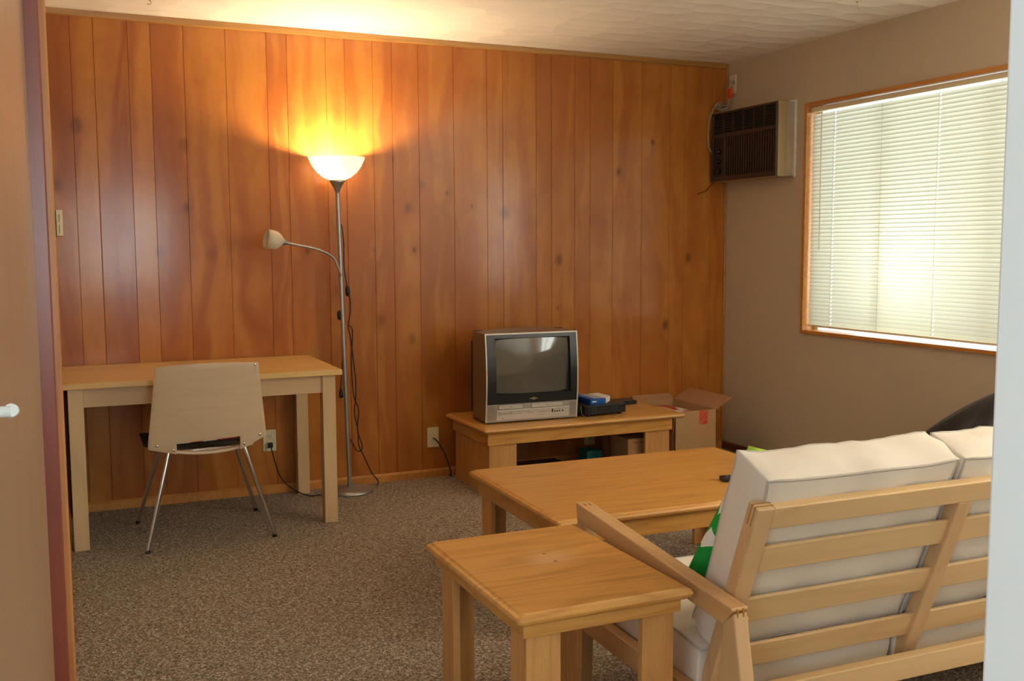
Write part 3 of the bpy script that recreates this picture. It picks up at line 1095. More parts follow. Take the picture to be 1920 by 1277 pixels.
# its cords
cy = BY + .035
c1 = spline([(lx(1.43) + .008, BY + .006, 1.438), (-2.535, cy, 1.425), (-2.527, cy, 1.33), (-2.528, cy, 1.22), (-2.515, cy, 1.12), (-2.500, cy, 1.05), (-2.498, cy, .97), (-2.512, cy, .90), (-2.500, cy, .83), (-2.488, cy, .72),
             (-2.476, cy, .60), (-2.478, cy, .50), (-2.486, cy, .42), (-2.470, cy, .33), (-2.465, cy, .24), (-2.435, cy, .17), (-2.395, cy, .08), (-2.355, cy + .02, .03), (-2.365, cy, .006)], 6)
c2 = spline([(-2.515, cy, .90), (-2.492, cy - .01, .87), (-2.50, cy - .01, .70), (-2.492, cy - .01, .52), (-2.466, cy - .01, .44), (-2.474, cy - .01, .33), (-2.452, cy - .01, .25), (-2.455, cy - .01, .215), (-2.48, cy - .01, .215), (-2.51, cy - .01, .27), (-2.53, cy - .01, .30)], 6)
c3 = spline([(lx(1.0) - .006, BY + .010, 1.02), (lx(.9) - .004, BY + .014, .93), (lx(.8) - .002, BY + .016, .78), (lx(.7) - .010, BY + .018, .66), (lx(.6) - .022, BY + .018, .56)], 5)
pc = MB().tube(c1, .0030, 7).tube(c2, .0030, 7).tube(c3, .0030, 7)
c4 = spline([(-2.927, -.030, .262), (-2.922, -.040, .235), (-2.905, -.050, .16), (-2.88, -.06, .09), (-2.83, -.10, .035), (-2.76, -.16, .006), (-2.70, -.17, .005), (-2.60, -.16, .005)], 6)
pc.tube(c4, .0032, 7)
pc = pc.build('power_cord', BLACKM, lamp)
sw = MB().lathe([(0, 0), (.009, .004), (.013, .018), (.013, .040), (.009, .054), (0, .058)], (-2.512, cy - .004, 1.055), (.0, 0, 1), 14).build('switch', BLACKP, pc)
MB().lathe([(0, 0), (.008, .004), (.011, .018), (.011, .038), (.007, .05), (0, .054)], (lx(.95) - .014, BY + .016, .93), (0, 0, 1), 14).build('switch', BLACKP, pc)
MB().lathe([(0, 0), (.011, .002), (.012, .02), (.005, .05), (0, .052)], (lx(.56) - .02, BY + .020, .51), (0, 0, 1), 12).build('dangling_plug', BLACKP, pc)
MB().box(-2.940, -2.914, -.032, -.0075, .252, .280).build('plug', BLACKP, pc, bevel=.004)

# ------------------------------------------------------------------ oak tables
def slab(mb, x0, x1, y0, y1, z0, z1):
    """tabletop with rounded, stepped edge"""
    prof = [(0, z0), (.008, z0), (0, z0)]
    h = z1 - z0
    st = [(.010, z0), (.002, z0 + .25 * h), (0, z0 + .5 * h), (.003, z0 + .76 * h), (.010, z0 + .86 * h), (.012, z0 + .90 * h), (.016, z1)]
    n = len(st)
    base = len(mb.v)
    for (d, z) in st:
        r = .012
        pts = []
        for (cx, cy_, a0_) in ((x1 - d - r, y1 - d - r, 0), (x0 + d + r, y1 - d - r, PI / 2), (x0 + d + r, y0 + d + r, PI), (x1 - d - r, y0 + d + r, 1.5 * PI)):
            for k in range(4):
                a = a0_ + k * PI / 6
                pts.append((cx + r * math.cos(a), cy_ + r * math.sin(a), z))
        mb.v += [Vector(q) for q in pts]
    m_ = 16
    for i in range(n - 1):
        for k in range(m_):
            mb.f.append([base + i * m_ + k, base + i * m_ + (k + 1) % m_, base + (i + 1) * m_ + (k + 1) % m_, base + (i + 1) * m_ + k])
            mb.sm.append(False)
    mb.f.append([base + k for k in range(m_)][::-1])
    mb.f.append([base + (n - 1) * m_ + k for k in range(m_)])
    mb.sm += [False, False]
    return mb


def oak_table(name, label, cat, x0, x1, y0, y1, z, t, apron, inset, legw, rot=0.0, side_panels=False, inset_r=None, topmat=None):
    r = thing(name, label, cat, (x0, y0, 0))
    slab(MB(), x0, x1, y0, y1, z - t, z).build('tabletop', topmat or OAK, r)
    ir = inset if inset_r is None else inset_r
    a, c, d, e = x0 + inset, x1 - ir, y0 + inset, y1 - inset
    zt = z - t
    th = .020
    MB().box(a, c, d, d + th, zt - apron, zt).build('apron', OAK, r, bevel=.0015)
    MB().box(a, c, e - th, e, zt - apron, zt).build('apron', OAK, r, bevel=.0015)
    MB().box(a, a + th, d + th, e - th, zt - apron, zt).build('apron', OAKY, r, bevel=.0015)
    MB().box(c - th, c, d + th, e - th, zt - apron, zt).build('apron', OAKY, r, bevel=.0015)
    # L shaped corner legs just inside the apron
    q = .012
    for sx_ in (0, 1):
        for sy_ in (0, 1):
            px = a + q if sx_ == 0 else c - q
            py = d + q if sy_ == 0 else e - q
            dx = 1 if sx_ == 0 else -1
            dy = 1 if sy_ == 0 else -1
            mb = MB()
            mb.box(px, px + dx * legw, py, py + dy * .020, 0, zt - .001)
            mb.box(px, px + dx * .020, py + dy * .020, py + dy * (legw if not side_panels else (e - d - 2 * q) / 2), 0, zt - .001)
            mb.build('leg', OAKZ, r, bevel=.0015)
    r.rotation_euler[2] = rot
    return r


oak_table('side_table', 'small golden oak side table with bare worn spot, beside the sofa arm', 'table', -3.025, -2.568, -3.462, -2.842, .520, .027, .034, .024, .086, 0, topmat=OAKS)
oak_table('coffee_table', 'long golden oak coffee table in front of the sofa', 'table', -2.447, -1.265, -2.500, -1.655, .420, .028, .066, .030, .098, math.radians(-1.0))
oak_table('television_table', 'low golden oak table against the paneling carrying the television', 'table', -1.937, -.700, -.622, -.030, .370, .026, .068, .033, .158, 0, side_panels=True, inset_r=.068)

# small dark remote on the coffee table edge near the sofa cushion
r = thing('remote_control', 'small black remote on the coffee table by the sofa cushion', 'remote', (-1.555, -2.27, .42))
MB().obox((-1.555, -2.27, .4295), (1, -.25, 0), (.25, 1, 0), (0, 0, 1), .075, .022, .009).build('body', BLACKP, r, bevel=.004)
mb = MB()
for i in range(7):
    for j in range(3):
        c = Vector((-1.555, -2.27, .4395)) + Vector((1, -.25, 0)).normalized() * (-.055 + i * .018) + Vector((.25, 1, 0)).normalized() * (-.012 + .012 * j)
        mb.obox(c, (1, -.25, 0), (.25, 1, 0), (0, 0, 1), .004, .003, .0012)
mb.build('keypad', GREYT, r)

# ------------------------------------------------------------------ television
TL, TF, TZ = -1.874, -.478, .372
TW, THH = .540, .484
tv = thing('television', 'silver tube television with built-in disc and tape slots', 'television', (TL, TF, .370))
TB = TF + .19


def yfr(z):
    t_ = (z - TZ) / THH
    return TF - .020 * math.sin(PI * min(1, max(0, t_))) ** 1.0


def strip_face(mb, x0, x1, z0, z1, off, n=14, xin=None):
    """curved front strip following the bulging face, offset toward the room"""
    b0 = len(mb.v)
    for i in range(n + 1):
        z = z0 + (z1 - z0) * i / n
        mb.v.append(Vector((x0, yfr(z) - off, z)))
        mb.v.append(Vector((x1, yfr(z) - off, z)))
    for i in range(n):
        mb.f.append([b0 + 2 * i, b0 + 2 * i + 1, b0 + 2 * i + 3, b0 + 2 * i + 2])
        mb.sm.append(True)


def strip_block(mb, x0, x1, z0, z1, off0, off1, n=12):
    b0 = len(mb.v)
    for i in range(n + 1):
        z = z0 + (z1 - z0) * i / n
        for (x, o_) in ((x0, off0), (x1, off0), (x1, off1), (x0, off1)):
            mb.v.append(Vector((x, yfr(z) - o_, z)))
    for i in range(n):
        for k in range(4):
            a = b0 + 4 * i + k
            c = b0 + 4 * i + (k + 1) % 4
            mb.f.append([a, c, c + 4, a + 4])
            mb.sm.append(False)
    mb.f.append([b0, b0 + 1, b0 + 2, b0 + 3]); mb.sm.append(False)
    mb.f.append([b0 + 4 * n + k for k in (3, 2, 1, 0)]); mb.sm.append(False)
    return mb


x0, x1, z0, z1 = TL, TL + TW, TZ + .006, TZ + THH
# silver cabinet: side walls, top, bottom
mb = MB()
n = 14
prof = []
for i in range(n + 1):
    z = z0 + (z1 - z0) * i / n
    prof.append((yfr(z), z))
poly = prof + [(TB, z1), (TB, z0)]
mb.prism(poly, 'x', x0, x0 + .012)
mb.prism(poly, 'x', x1 - .012, x1)
# crowned top
top = MB()
nn = 12
b0 = len(mb.v)
for i in range(nn + 1):
    u = -1 + 2 * i / nn
    x = (x0 + x1) / 2 + u * TW / 2
    cr = .012 * (1 - u * u)
    for (y, z) in ((yfr(z1), z1), (TB, z1 + cr), (TB, z1 - .012), (yfr(z1), z1 - .012)):
        mb.v.append(Vector((x, y, z)))
for i in range(nn):
    for k in range(4):
        a = b0 + 4 * i + k
        c = b0 + 4 * i + (k + 1) % 4
        mb.f.append([a, c, c + 4, a + 4])
        mb.sm.append(False)
mb.box(x0, x1, TF + .004, TB, z0, z0 + .012)
body = mb.build('cabinet', CABIN, tv, bevel=.0015)
MB().box(x0 + .008, x1 - .008, TB - .02, TB + .01, z0 + .008, z1 + .004).build('cabinet_back', BLACKM, tv)
# rim: thin light edge around the front
rim = MB()
strip_block(rim, x0, x0 + .007, z0, z1, 0, .003)
strip_block(rim, x1 - .007, x1, z0, z1, 0, .003)
strip_block(rim, x0 + .007, x1 - .007, z1 - .007, z1, 0, .003, 2)
rim.build('front_rim', SILVERL, tv)
# dark bezel with opening
zb = TZ + .103
sx0, sx1, sz0, sz1 = x0 + .052, x1 - .046, TZ + .153, z1 - .027
bz = MB()
strip_block(bz, x0 + .007, sx0, zb, z1 - .007, -.010, .0015)
strip_block(bz, sx1, x1 - .007, zb, z1 - .007, -.010, .0015)
strip_block(bz, sx0, sx1, zb, sz0, -.010, .0015, 4)
strip_block(bz, sx0, sx1, sz1, z1 - .007, -.010, .0015, 3)
# inner slopes toward the tube
for (a, c) in (((sx0, 0), (sx0 + .014, .016)), ((sx1, 0), (sx1 - .014, .016))):
    strip_block(bz, min(a[0], c[0]), max(a[0], c[0]), sz0, sz1, -.022, -.016, 8)
bz.build('bezel', DKBEZ, tv)
# tube: bulged rounded rectangle
mb = MB()
nx, nz = 20, 16
cx_, cz_ = (sx0 + sx1) / 2, (sz0 + sz1) / 2
hx, hz = (sx1 - sx0) / 2 - .003, (sz1 - sz0) / 2 - .003
for j in range(nz + 1):
    for i in range(nx + 1):
        u, v_ = -1 + 2 * i / nx, -1 + 2 * j / nz
        # square-to-rounded: pull corners in a little
        k = 1 - .035 * (u * u * v_ * v_) ** 3
        bow = 1 - .02 * v_ * v_
        x = cx_ + u * hx * k * (1 - .018 * v_ ** 2)
        z = cz_ + v_ * hz * k * (1 - .022 * u ** 2)
        y = yfr(cz_) + .026 - .022 * (1 - u * u * .75) * (1 - v_ * v_ * .6)
        mb.v.append(Vector((x, y, z)))
for j in range(nz):
    for i in range(nx):
        a = j * (nx + 1) + i
        mb.f.append([a, a + 1, a + nx + 2, a + nx + 1])
        mb.sm.append(True)
mb.build('screen', TUBE, tv)
MB().box(sx0 - .004, sx1 + .004, yfr(cz_) + .030, yfr(cz_) + .034, sz0 - .004, sz1 + .004).build('screen_mask', BLACKM, tv)
# lower silver fascia
fp = MB()
strip_block(fp, x0 + .007, x1 - .007, z0, zb, -.012, .001, 8)
fas = fp.build('control_fascia', SILVER, tv, bevel=.001)
inn = MB()
strip_block(inn, x0 + .062, x1 - .050, z0 + .010, zb - .040, 0.001, .0045, 6)
lip = MB()
strip_block(lip, x0 + .060, x1 - .048, zb - .040, zb - .032, 0.001, .009, 2)
inn.build('lower_panel', SILVERL, fas, bevel=.001)
lip.build('ledge', SILVERL, fas, bevel=.002)
for (a, c, nm, txt) in ((x0 + .072, x0 + .215, 'disc_tray', 'DVD'), (x0 + .262, x0 + .452, 'tape_door', 'VHS')):
    fr_ = MB()
    strip_block(fr_, a, c, zb - .030, zb - .003, 0.001, .0022, 3)
    d_ = fr_.build(nm, DARKHOLE, fas)
    s_ = MB()
    strip_block(s_, a + .0018, c - .0018, zb - .0282, zb - .0048, 0.0015, .0042, 3)
    s_ = s_.build('door_face', SILVERL, d_, bevel=.001)
    label_text('lettering', txt, .0085, ((a + c) / 2, yfr(zb - .016) - .0046, zb - .016), (PI / 2, 0, 0), GREYT, d_)
# wordmark on the bezel: tiny gold marks around an oval
wm = MB()
cx0 = (x0 + x1) / 2 + .006
zc = zb + .023
for i in range(-5, 6):
    if abs(i) < 2:
        continue
    h = .003 + .0012 * ((i * 7) % 3 == 0)
    strip_block(wm, cx0 + i * .0042 - .0013, cx0 + i * .0042 + .0013, zc - .003, zc - .003 + h * 1.6, .0015, .0022, 1)
wm.lathe([(.0075, 0), (.0075, .0006), (.0045, .0006), (.0045, 0)], (cx0, yfr(zc) - .0016, zc), (0, -1, 0), 20)
wm.build('wordmark', GOLD, tv)
# buttons and printed marks
rnd = random.Random(3)
zz = z0 + .042
for (a, c) in ((.095, .118), (.128, .158), (.170, .184), (.194, .208), (.236, .250), (.258, .280), (.292, .300), (.308, .350), (.362, .372)):
    mk = MB()
    x = a
    while x < c:
        strip_block(mk, x0 + x, x0 + x + .003, zz, zz + rnd.choice((.002, .003, .005)), .0046, .0052, 1)
        x += .0055
    mk.build('printed_legend', GREYT, fas)
for (a, c, d, e) in ((.300, .340, zz - .014, zz - .0125), (.143, .149, zz + .008, zz + .010), (.246, .254, zz + .008, zz + .010), (.072, .076, z0 + .020, z0 + .022), (.088, .104, z0 + .020, z0 + .0215)):
    strip_block(MB(), x0 + a, x0 + c, d, e, .0046, .0052, 1).build('printed_legend', GREYT, fas)
MB().lathe([(.0085, 0), (.0085, .0015), (.0065, .0015), (.0065, 0)], (x0 + .080, yfr(zz) - .0044, zz + .002), (0, -1, 0), 20).build('power_button', GREYT, fas)
jk = MB()
strip_block(jk, x0 + .384, x0 + .393, zz - .004, zz + .012, .0044, .0056, 2)
jk.build('sensor_window', BLACKP, fas)
for i, xx in enumerate((.404, .418, .432, .450)):
    MB().lathe([(.0045, 0), (.0045, .001), (.0, .001)], (x0 + xx, yfr(zz) - .0045, zz), (0, -1, 0), 14).build('input_jack', BLACKP, fas)
# speaker grilles left and right: fine vertical ribs
for (a, c) in ((x0 + .012, x0 + .056), (x1 - .046, x1 - .010)):
    sg = MB()
    x = a
    while x < c:
        strip_block(sg, x, x + .0016, z0 + .012, zb - .008, .0008, .0022, 4)
        x += .0034
    sg.build('speaker_grille', SILVER, fas)
# black rear shell
mb = MB()
secs = [(TB - .002, x0 + .006, x1 - .006, z0 + .004, z1 - .004), (TB + .02, x0 + .006, x1 - .006, z0 + .004, z1 - .004), (TB + .022, x0 + .010, x1 - .020, z0 + .02, z1 - .05),
        (TB + .09, x0 + .022, x1 - .04, z0 + .03, z1 - .06), (TB + .20, x0 + .13, x1 - .13, z0 + .07, z1 - .14), (TB + .25, x0 + .16, x1 - .16, z0 + .10, z1 - .18)]
b0 = len(mb.v)
for (y, a, c, d, e) in secs:
    for q in ((a, y, d), (c, y, d), (c, y, e), (a, y, e)):
        mb.v.append(Vector(q))
for i in range(len(secs) - 1):
    for k in range(4):
        a = b0 + 4 * i + k
        c = b0 + 4 * i + (k + 1) % 4
        mb.f.append([a, c, c + 4, a + 4]); mb.sm.append(False)
mb.f.append([b0, b0 + 1, b0 + 2, b0 + 3]); mb.sm.append(False)
q = b0 + 4 * (len(secs) - 1)
mb.f.append([q + 3, q + 2, q + 1, q]); mb.sm.append(False)
mb.build('rear_shell', BLACKM, tv, bevel=.004)
for (fx_, fy) in ((x0 + .04, TF + .03), (x1 - .04, TF + .03), (x0 + .04, TB - .02), (x1 - .04, TB - .02)):
    MB().box(fx_ - .018, fx_ + .018, fy - .012, fy + .012, .370, z0 + .001).build('foot', BLACKP, tv)
tv.rotation_euler[2] = math.radians(-2.2)

# tuner box on the table, the blue carton on it, a black case behind
vx, vy = -1.276, -.505
vc = thing('cable_box', 'black cable box with a row of dim keys next to the television', 'cable box', (vx, vy, .370))
MB().box(vx - .010, vx + .265, vy, vy + .29, .380, .432).build('case', BLACKP, vc, bevel=.002)
MB().box(vx + .0, vx + .258, vy - .004, vy + .001, .384, .428).build('front_panel', DKBEZ, vc, bevel=.001)
kb = MB()
for i in range(9):
    kb.box(vx + .035 + i * .022, vx + .047 + i * .022, vy - .0052, vy - .0038, .391, .397)
    if i % 3 != 2:
        kb.box(vx + .035 + i * .022, vx + .047 + i * .022, vy - .0052, vy - .0038, .405, .420)
kb.build('keys', plain('dim_key_print', S(54, 56, 58), .5), vc)
MB().box(vx - .0125, vx - .0098, vy + .03, vy + .20, .386, .424).build('side_vent', plain('grey_metal_side', S(90, 96, 92), .5, .4), vc)
for (a, c) in ((.02, .02), (.235, .02), (.02, .26), (.235, .26)):
    MB().lathe([(0, 0), (.011, 0), (.011, .010), (0, .010)], (vx + a, vy + c, .370), n=12).build('foot', BLACKM, vc)
vc.rotation_euler[2] = math.radians(5)
o = MB().tube(spline([(vx - .018, vy + .04, .430), (vx - .022, vy + .02, .405), (vx - .022, vy - .005, .380), (vx + .0, vy - .04, .3725), (vx + .04, vy - .065, .3722), (vx + .055, vy - .085, .3722)], 6), .0013, 6).build('wire', GREYCORD)
tag(o, 'thin pale loose wire trailing in front of the black cable box', 'wire')

bb = thing('carton', 'small blue and white open carton on top of the black cable box', 'carton', (-1.175, -.485, .4325))
u = Vector((1, .02, 0)).normalized()
v = Vector((-.02, 1, 0)).normalized()
c0 = Vector((-1.233, -.470, .4325))


def bbx(mb, a, b_, c, d, e, f):
    ctr = c0 + u * (a + b_) / 2 + v * (c + d) / 2 + Vector((0, 0, (e + f) / 2))
    mb.obox(ctr, u, v, (0, 0, 1), (b_ - a) / 2, (d - c) / 2, (f - e) / 2)
    return mb


bbx(MB(), 0, .100, 0, .20, 0, .030).build('sleeve', BLUE, bb, bevel=.001)
bbx(MB(), .035, .100, .02, .19, .0302, .0308).build('top_print', plain('grey_box_print', S(176, 182, 190), .5, 0, .2), bb)
bbx(MB(), .012, .040, -.0006, 0, .012, .019).build('white_marks', WHITEC, bb)
flap = MB()
vs = [c0 + u * .100 + v * .0 + Vector((0, 0, 0)), c0 + u * .100 + v * .20, c0 + u * .100 + v * .20 + Vector((0, 0, .030)), c0 + u * .100 + Vector((0, 0, .030))]
o1 = u * .050
vs2 = [p + o1 + (v * .04 if i in (0, 3) else -v * .03) + Vector((0, 0, .006)) for i, p in enumerate(vs)]
flap.add(vs + vs2, [(0, 1, 2, 3), (4, 7, 6, 5), (0, 3, 7, 4), (1, 5, 6, 2), (3, 2, 6, 7), (0, 4, 5, 1)])
flap.build('end_flap', WHITEC, bb, bevel=.001)

r = thing('disc_case', 'flat black case lying on the television table behind the cable box', 'case', (-.86, -.20, .370))
MB().obox((-.865, -.165, .382), (1, .04, 0), (-.04, 1, 0), (0, 0, 1), .085, .055, .012).build('shell', BLACKP, r, bevel=.002)
MB().obox((-.865, -.165, .3945), (1, .04, 0), (-.04, 1, 0), (0, 0, 1), .075, .047, .0008).build('cover_sheet', plain('brown_cover', S(70, 54, 48), .4), r)

# things under the television table
r = thing('storage_box', 'plain buff box standing under the right end of the television table', 'box', (-.92, -.40, 0))
MB().box(-1.005, -.84, -.50, -.30, 0, .222).build('body', CARDB, r, bevel=.002)
MB().box(-.970, -.905, -.5006, -.4995, .198, .201).build('hand_slot', DARKHOLE, r)
o = MB().box(-1.13, -1.025, -.24, -.12, 0, .115).build('tub', TEAL, at=(-1.07, -.2, 0), bevel=.008)
tag(o, 'small teal tub in the dark under the television table', 'tub')
mb = MB()
for k in range(5):
    rr = random.Random(k)
    pts = [(-1.22 + .15 * t_ / 8 + rr.uniform(-.04, .04), -.42 + rr.uniform(-.08, .08), .008 + k * .006 + (.06 * rr.random() if k > 2 else 0)) for t_ in range(9)]
    mb.tube(spline(pts, 4), .004, 6)
o = mb.build('cable_bundle', BLACKM, at=(-1.15, -.25, 0))
tag(o, 'tangle of black cables on the floor under the television table', 'cables')
o['kind'] = 'stuff'
MB_ = MB().box(-1.60, -1.28, -.34, -.12, .0, .07)
o = MB_.build('game_console', BLACKP, at=(-1.44, -.23, 0), bevel=.01)
tag(o, 'low black console box in the shadow under the television table', 'console')

# ------------------------------------------------------------------ cardboard box in the corner
cb = thing('cardboard_box', 'open cardboard box with red striped label between television table and wall', 'box', (-.535, -.25, 0))
bx0, bx1, by0, by1, bz1 = -.682, -.392, -.485, -.022, .352
tt = .004
mb = MB()
mb.box(bx0, bx1, by0, by0 + tt, 0, bz1).box(bx0, bx1, by1 - tt, by1, 0, bz1).box(bx0, bx0 + tt, by0, by1, 0, bz1).box(bx1 - tt, bx1, by0, by1, 0, bz1).box(bx0, bx1, by0, by1, 0, tt)
mb.build('body', CARDB, cb)


def flapf(name, p, q, out_, mat=CARDIN):
    p, q, out_ = Vector(p), Vector(q), Vector(out_)
    s_ = (q - p).normalized() * .006
    n_ = (q - p).cross(out_).normalized() * .002
    a = [p, q, q + out_ - s_, p + out_ + s_]
    MB().add  # noqa
    m_ = MB()
    m_.add([x + n_ for x in a] + [x - n_ for x in a], [(0, 1, 2, 3), (7, 6, 5, 4), (0, 4, 5, 1), (1, 5, 6, 2), (2, 6, 7, 3), (3, 7, 4, 0)])
    m_.build(name, mat, cb)


flapf('flap', (bx1, by0, bz1), (bx1, by1, bz1), (.110, -.01, .065))
flapf('flap', (bx0, by1, bz1), (bx1, by1, bz1), (-.02, .012, .035))
flapf('flap', (bx0, by0, bz1), (bx0, by1, bz1), (-.008, 0, -.12))
lab = MB()
lx0, lx1, lz0, lz1 = -.512, -.455, .268, .350
lab.box(lx0, lx1, by0 - .0008, by0, lz0, lz1)
lb = lab.build('sticker', REDTAPE, cb)
st = MB()
for k in range(-1, 3):
    zc = lz0 + .012 + k * .026
    a = Vector((lx0 + .004, by0 - .0012, max(lz0 + .002, zc)))
    pts = []
    for s_ in (0, 1):
        x = lx0 + .003 + s_ * (lx1 - lx0 - .006)
        z = zc + s_ * .046
        z = min(max(z, lz0 + .002), lz1 - .002)
        pts.append((x, z))
    (xa, za), (xb, zb_) = pts
    st.add([(xa, by0 - .0012, za), (xb, by0 - .0012, zb_), (xb, by0 - .0012, min(zb_ + .0035, lz1)), (xa, by0 - .0012, za + .0035)], [(0, 1, 2, 3)])
st.build('white_stripe', plain('pale_label_stripe', S(206, 150, 116), .5), lb)
# contents
o = MB().obox((-.575, -.25, .318), (1, .05, 0), (-.05, 1, .0), (0, 0, 1), .095, .15, .010).build('book', MAG, at=(-.575, -.25, .308))
tag(o, 'colour printed book lying topmost in the open cardboard box', 'book')
o = MB().obox((-.57, -.27, .300), (1, .02, 0), (-.02, 1, .0), (0, 0, 1), .098, .17, .0075).build('binder', BLACKP, at=(-.57, -.27, .29))
tag(o, 'dark binder under the printed book in the cardboard box', 'binder')
o = MB().obox((-.57, -.285, .18), (1, .0, 0), (0, 1, .0), (0, 0, 1), .100, .19, .112).build('paper_stack', PINKP, at=(-.57, -.285, .07))
tag(o, 'stack of pale pink paper filling the cardboard box', 'paper')

# ------------------------------------------------------------------ sofa
SOFA_ROT = math.radians(-0.9)
SX0, SX1 = -2.535, -.505
sofa = thing('sofa', 'pale wooden framed sofa seen from behind, slatted back, cream cushions', 'sofa', (SX0, -3.45, 0))
T = Vector((0, -3.575, .722))
dn = Vector((0, .353, -.9356))
fw = Vector((0, .9356, .353))
EX = Vector((1, 0, 0))


def backbox(mb, xa, xb, s0, s1, f0, f1):
    c = T + EX * ((xa + xb) / 2) + dn * ((s0 + s1) / 2) + fw * ((f0 + f1) / 2)
    mb.obox(c, EX, dn, fw, (xb - xa) / 2, (s1 - s0) / 2, (f1 - f0) / 2)
    return mb


posts = [(-2.477, -2.430), (-1.845, -1.800), (-1.215, -1.170), (-.612, -.565)]
for (a, c) in posts:
    backbox(MB(), a, c, .058 if a > -2.4 and a < -.7 else .0, .60, 0, .040).build('back_post', BEECHZ, sofa, bevel=.003)
backbox(MB(), posts[0][1], posts[-1][0], 0, .058, 0, .026).build('top_rail', BEECH, sofa, bevel=.003)
for k in range(3):
    s0 = .118 + k * .151
    for i in range(3):
        backbox(MB(), posts[i][1] - .002, posts[i + 1][0] + .002, s0, s0 + .072, .010, .021).build('back_slat', BEECH, sofa, bevel=.003)
# finger joint marks at the top-left corner of the back
for (p, q) in ((.012, .0150), (.024, .0270)):
    backbox(MB(), -2.4776, -2.428, -.0007, .052, p, q).build('joint_key', TRIMX, sofa)
# seat frame
MB().box(posts[0][0], posts[-1][1], -3.462, -3.430, .180, .240).build('rear_rail', BEECH, sofa, bevel=.003)
MB().box(posts[0][0], posts[-1][1], -2.83, -2.80, .175, .240).build('front_rail', BEECH, sofa, bevel=.003)
for xx in (SX0 + .006, SX1 - .040):
    MB().box(xx, xx + .034, -3.50, -2.80, .172, .235).build('side_rail', BEECHY, sofa, bevel=.003)
for i in range(8):
    y = -3.38 + i * .07
    MB().box(-2.49, -.56, y, y + .045, .178, .187).build('seat_slat', BEECH, sofa)
for xx in (SX0, SX1 - .046):
    xa, xb = xx, xx + .046
    MB().prism([(-2.772, .558), (-2.778, .505), (-3.524, .448), (-3.562, .492), (-3.556, .497)], 'x', xa, xb).build('armrest', BEECHY, sofa, bevel=.003)
    MB().prism([(-2.776, .512), (-2.824, .508), (-2.800, 0), (-2.742, 0)], 'x', xa + .003, xb - .003).build('front_leg', BEECHZ, sofa, bevel=.003)
    MB().prism([(-3.522, .452), (-3.561, .485), (-3.600, .30), (-3.668, 0), (-3.545, 0), (-3.503, .30)], 'x', xa + .004, xb - .004).build('rear_leg', BEECHZ, sofa, bevel=.003)
    for (p, q) in ((.013, .017), (.029, .033)):
        MB().box(xa + p, xa + q, -3.5632, -3.545, .452, .4945).build('joint_key', TRIMX, sofa)
        MB().box(xa + p, xa + q, -2.81, -2.79, .545, .5568).build('joint_key', TRIMX, sofa)
MB().tube([(-2.49, -3.535, .455), (-2.474, -3.535, .455)], .008, 10).build('dowel', BEECHY, sofa)


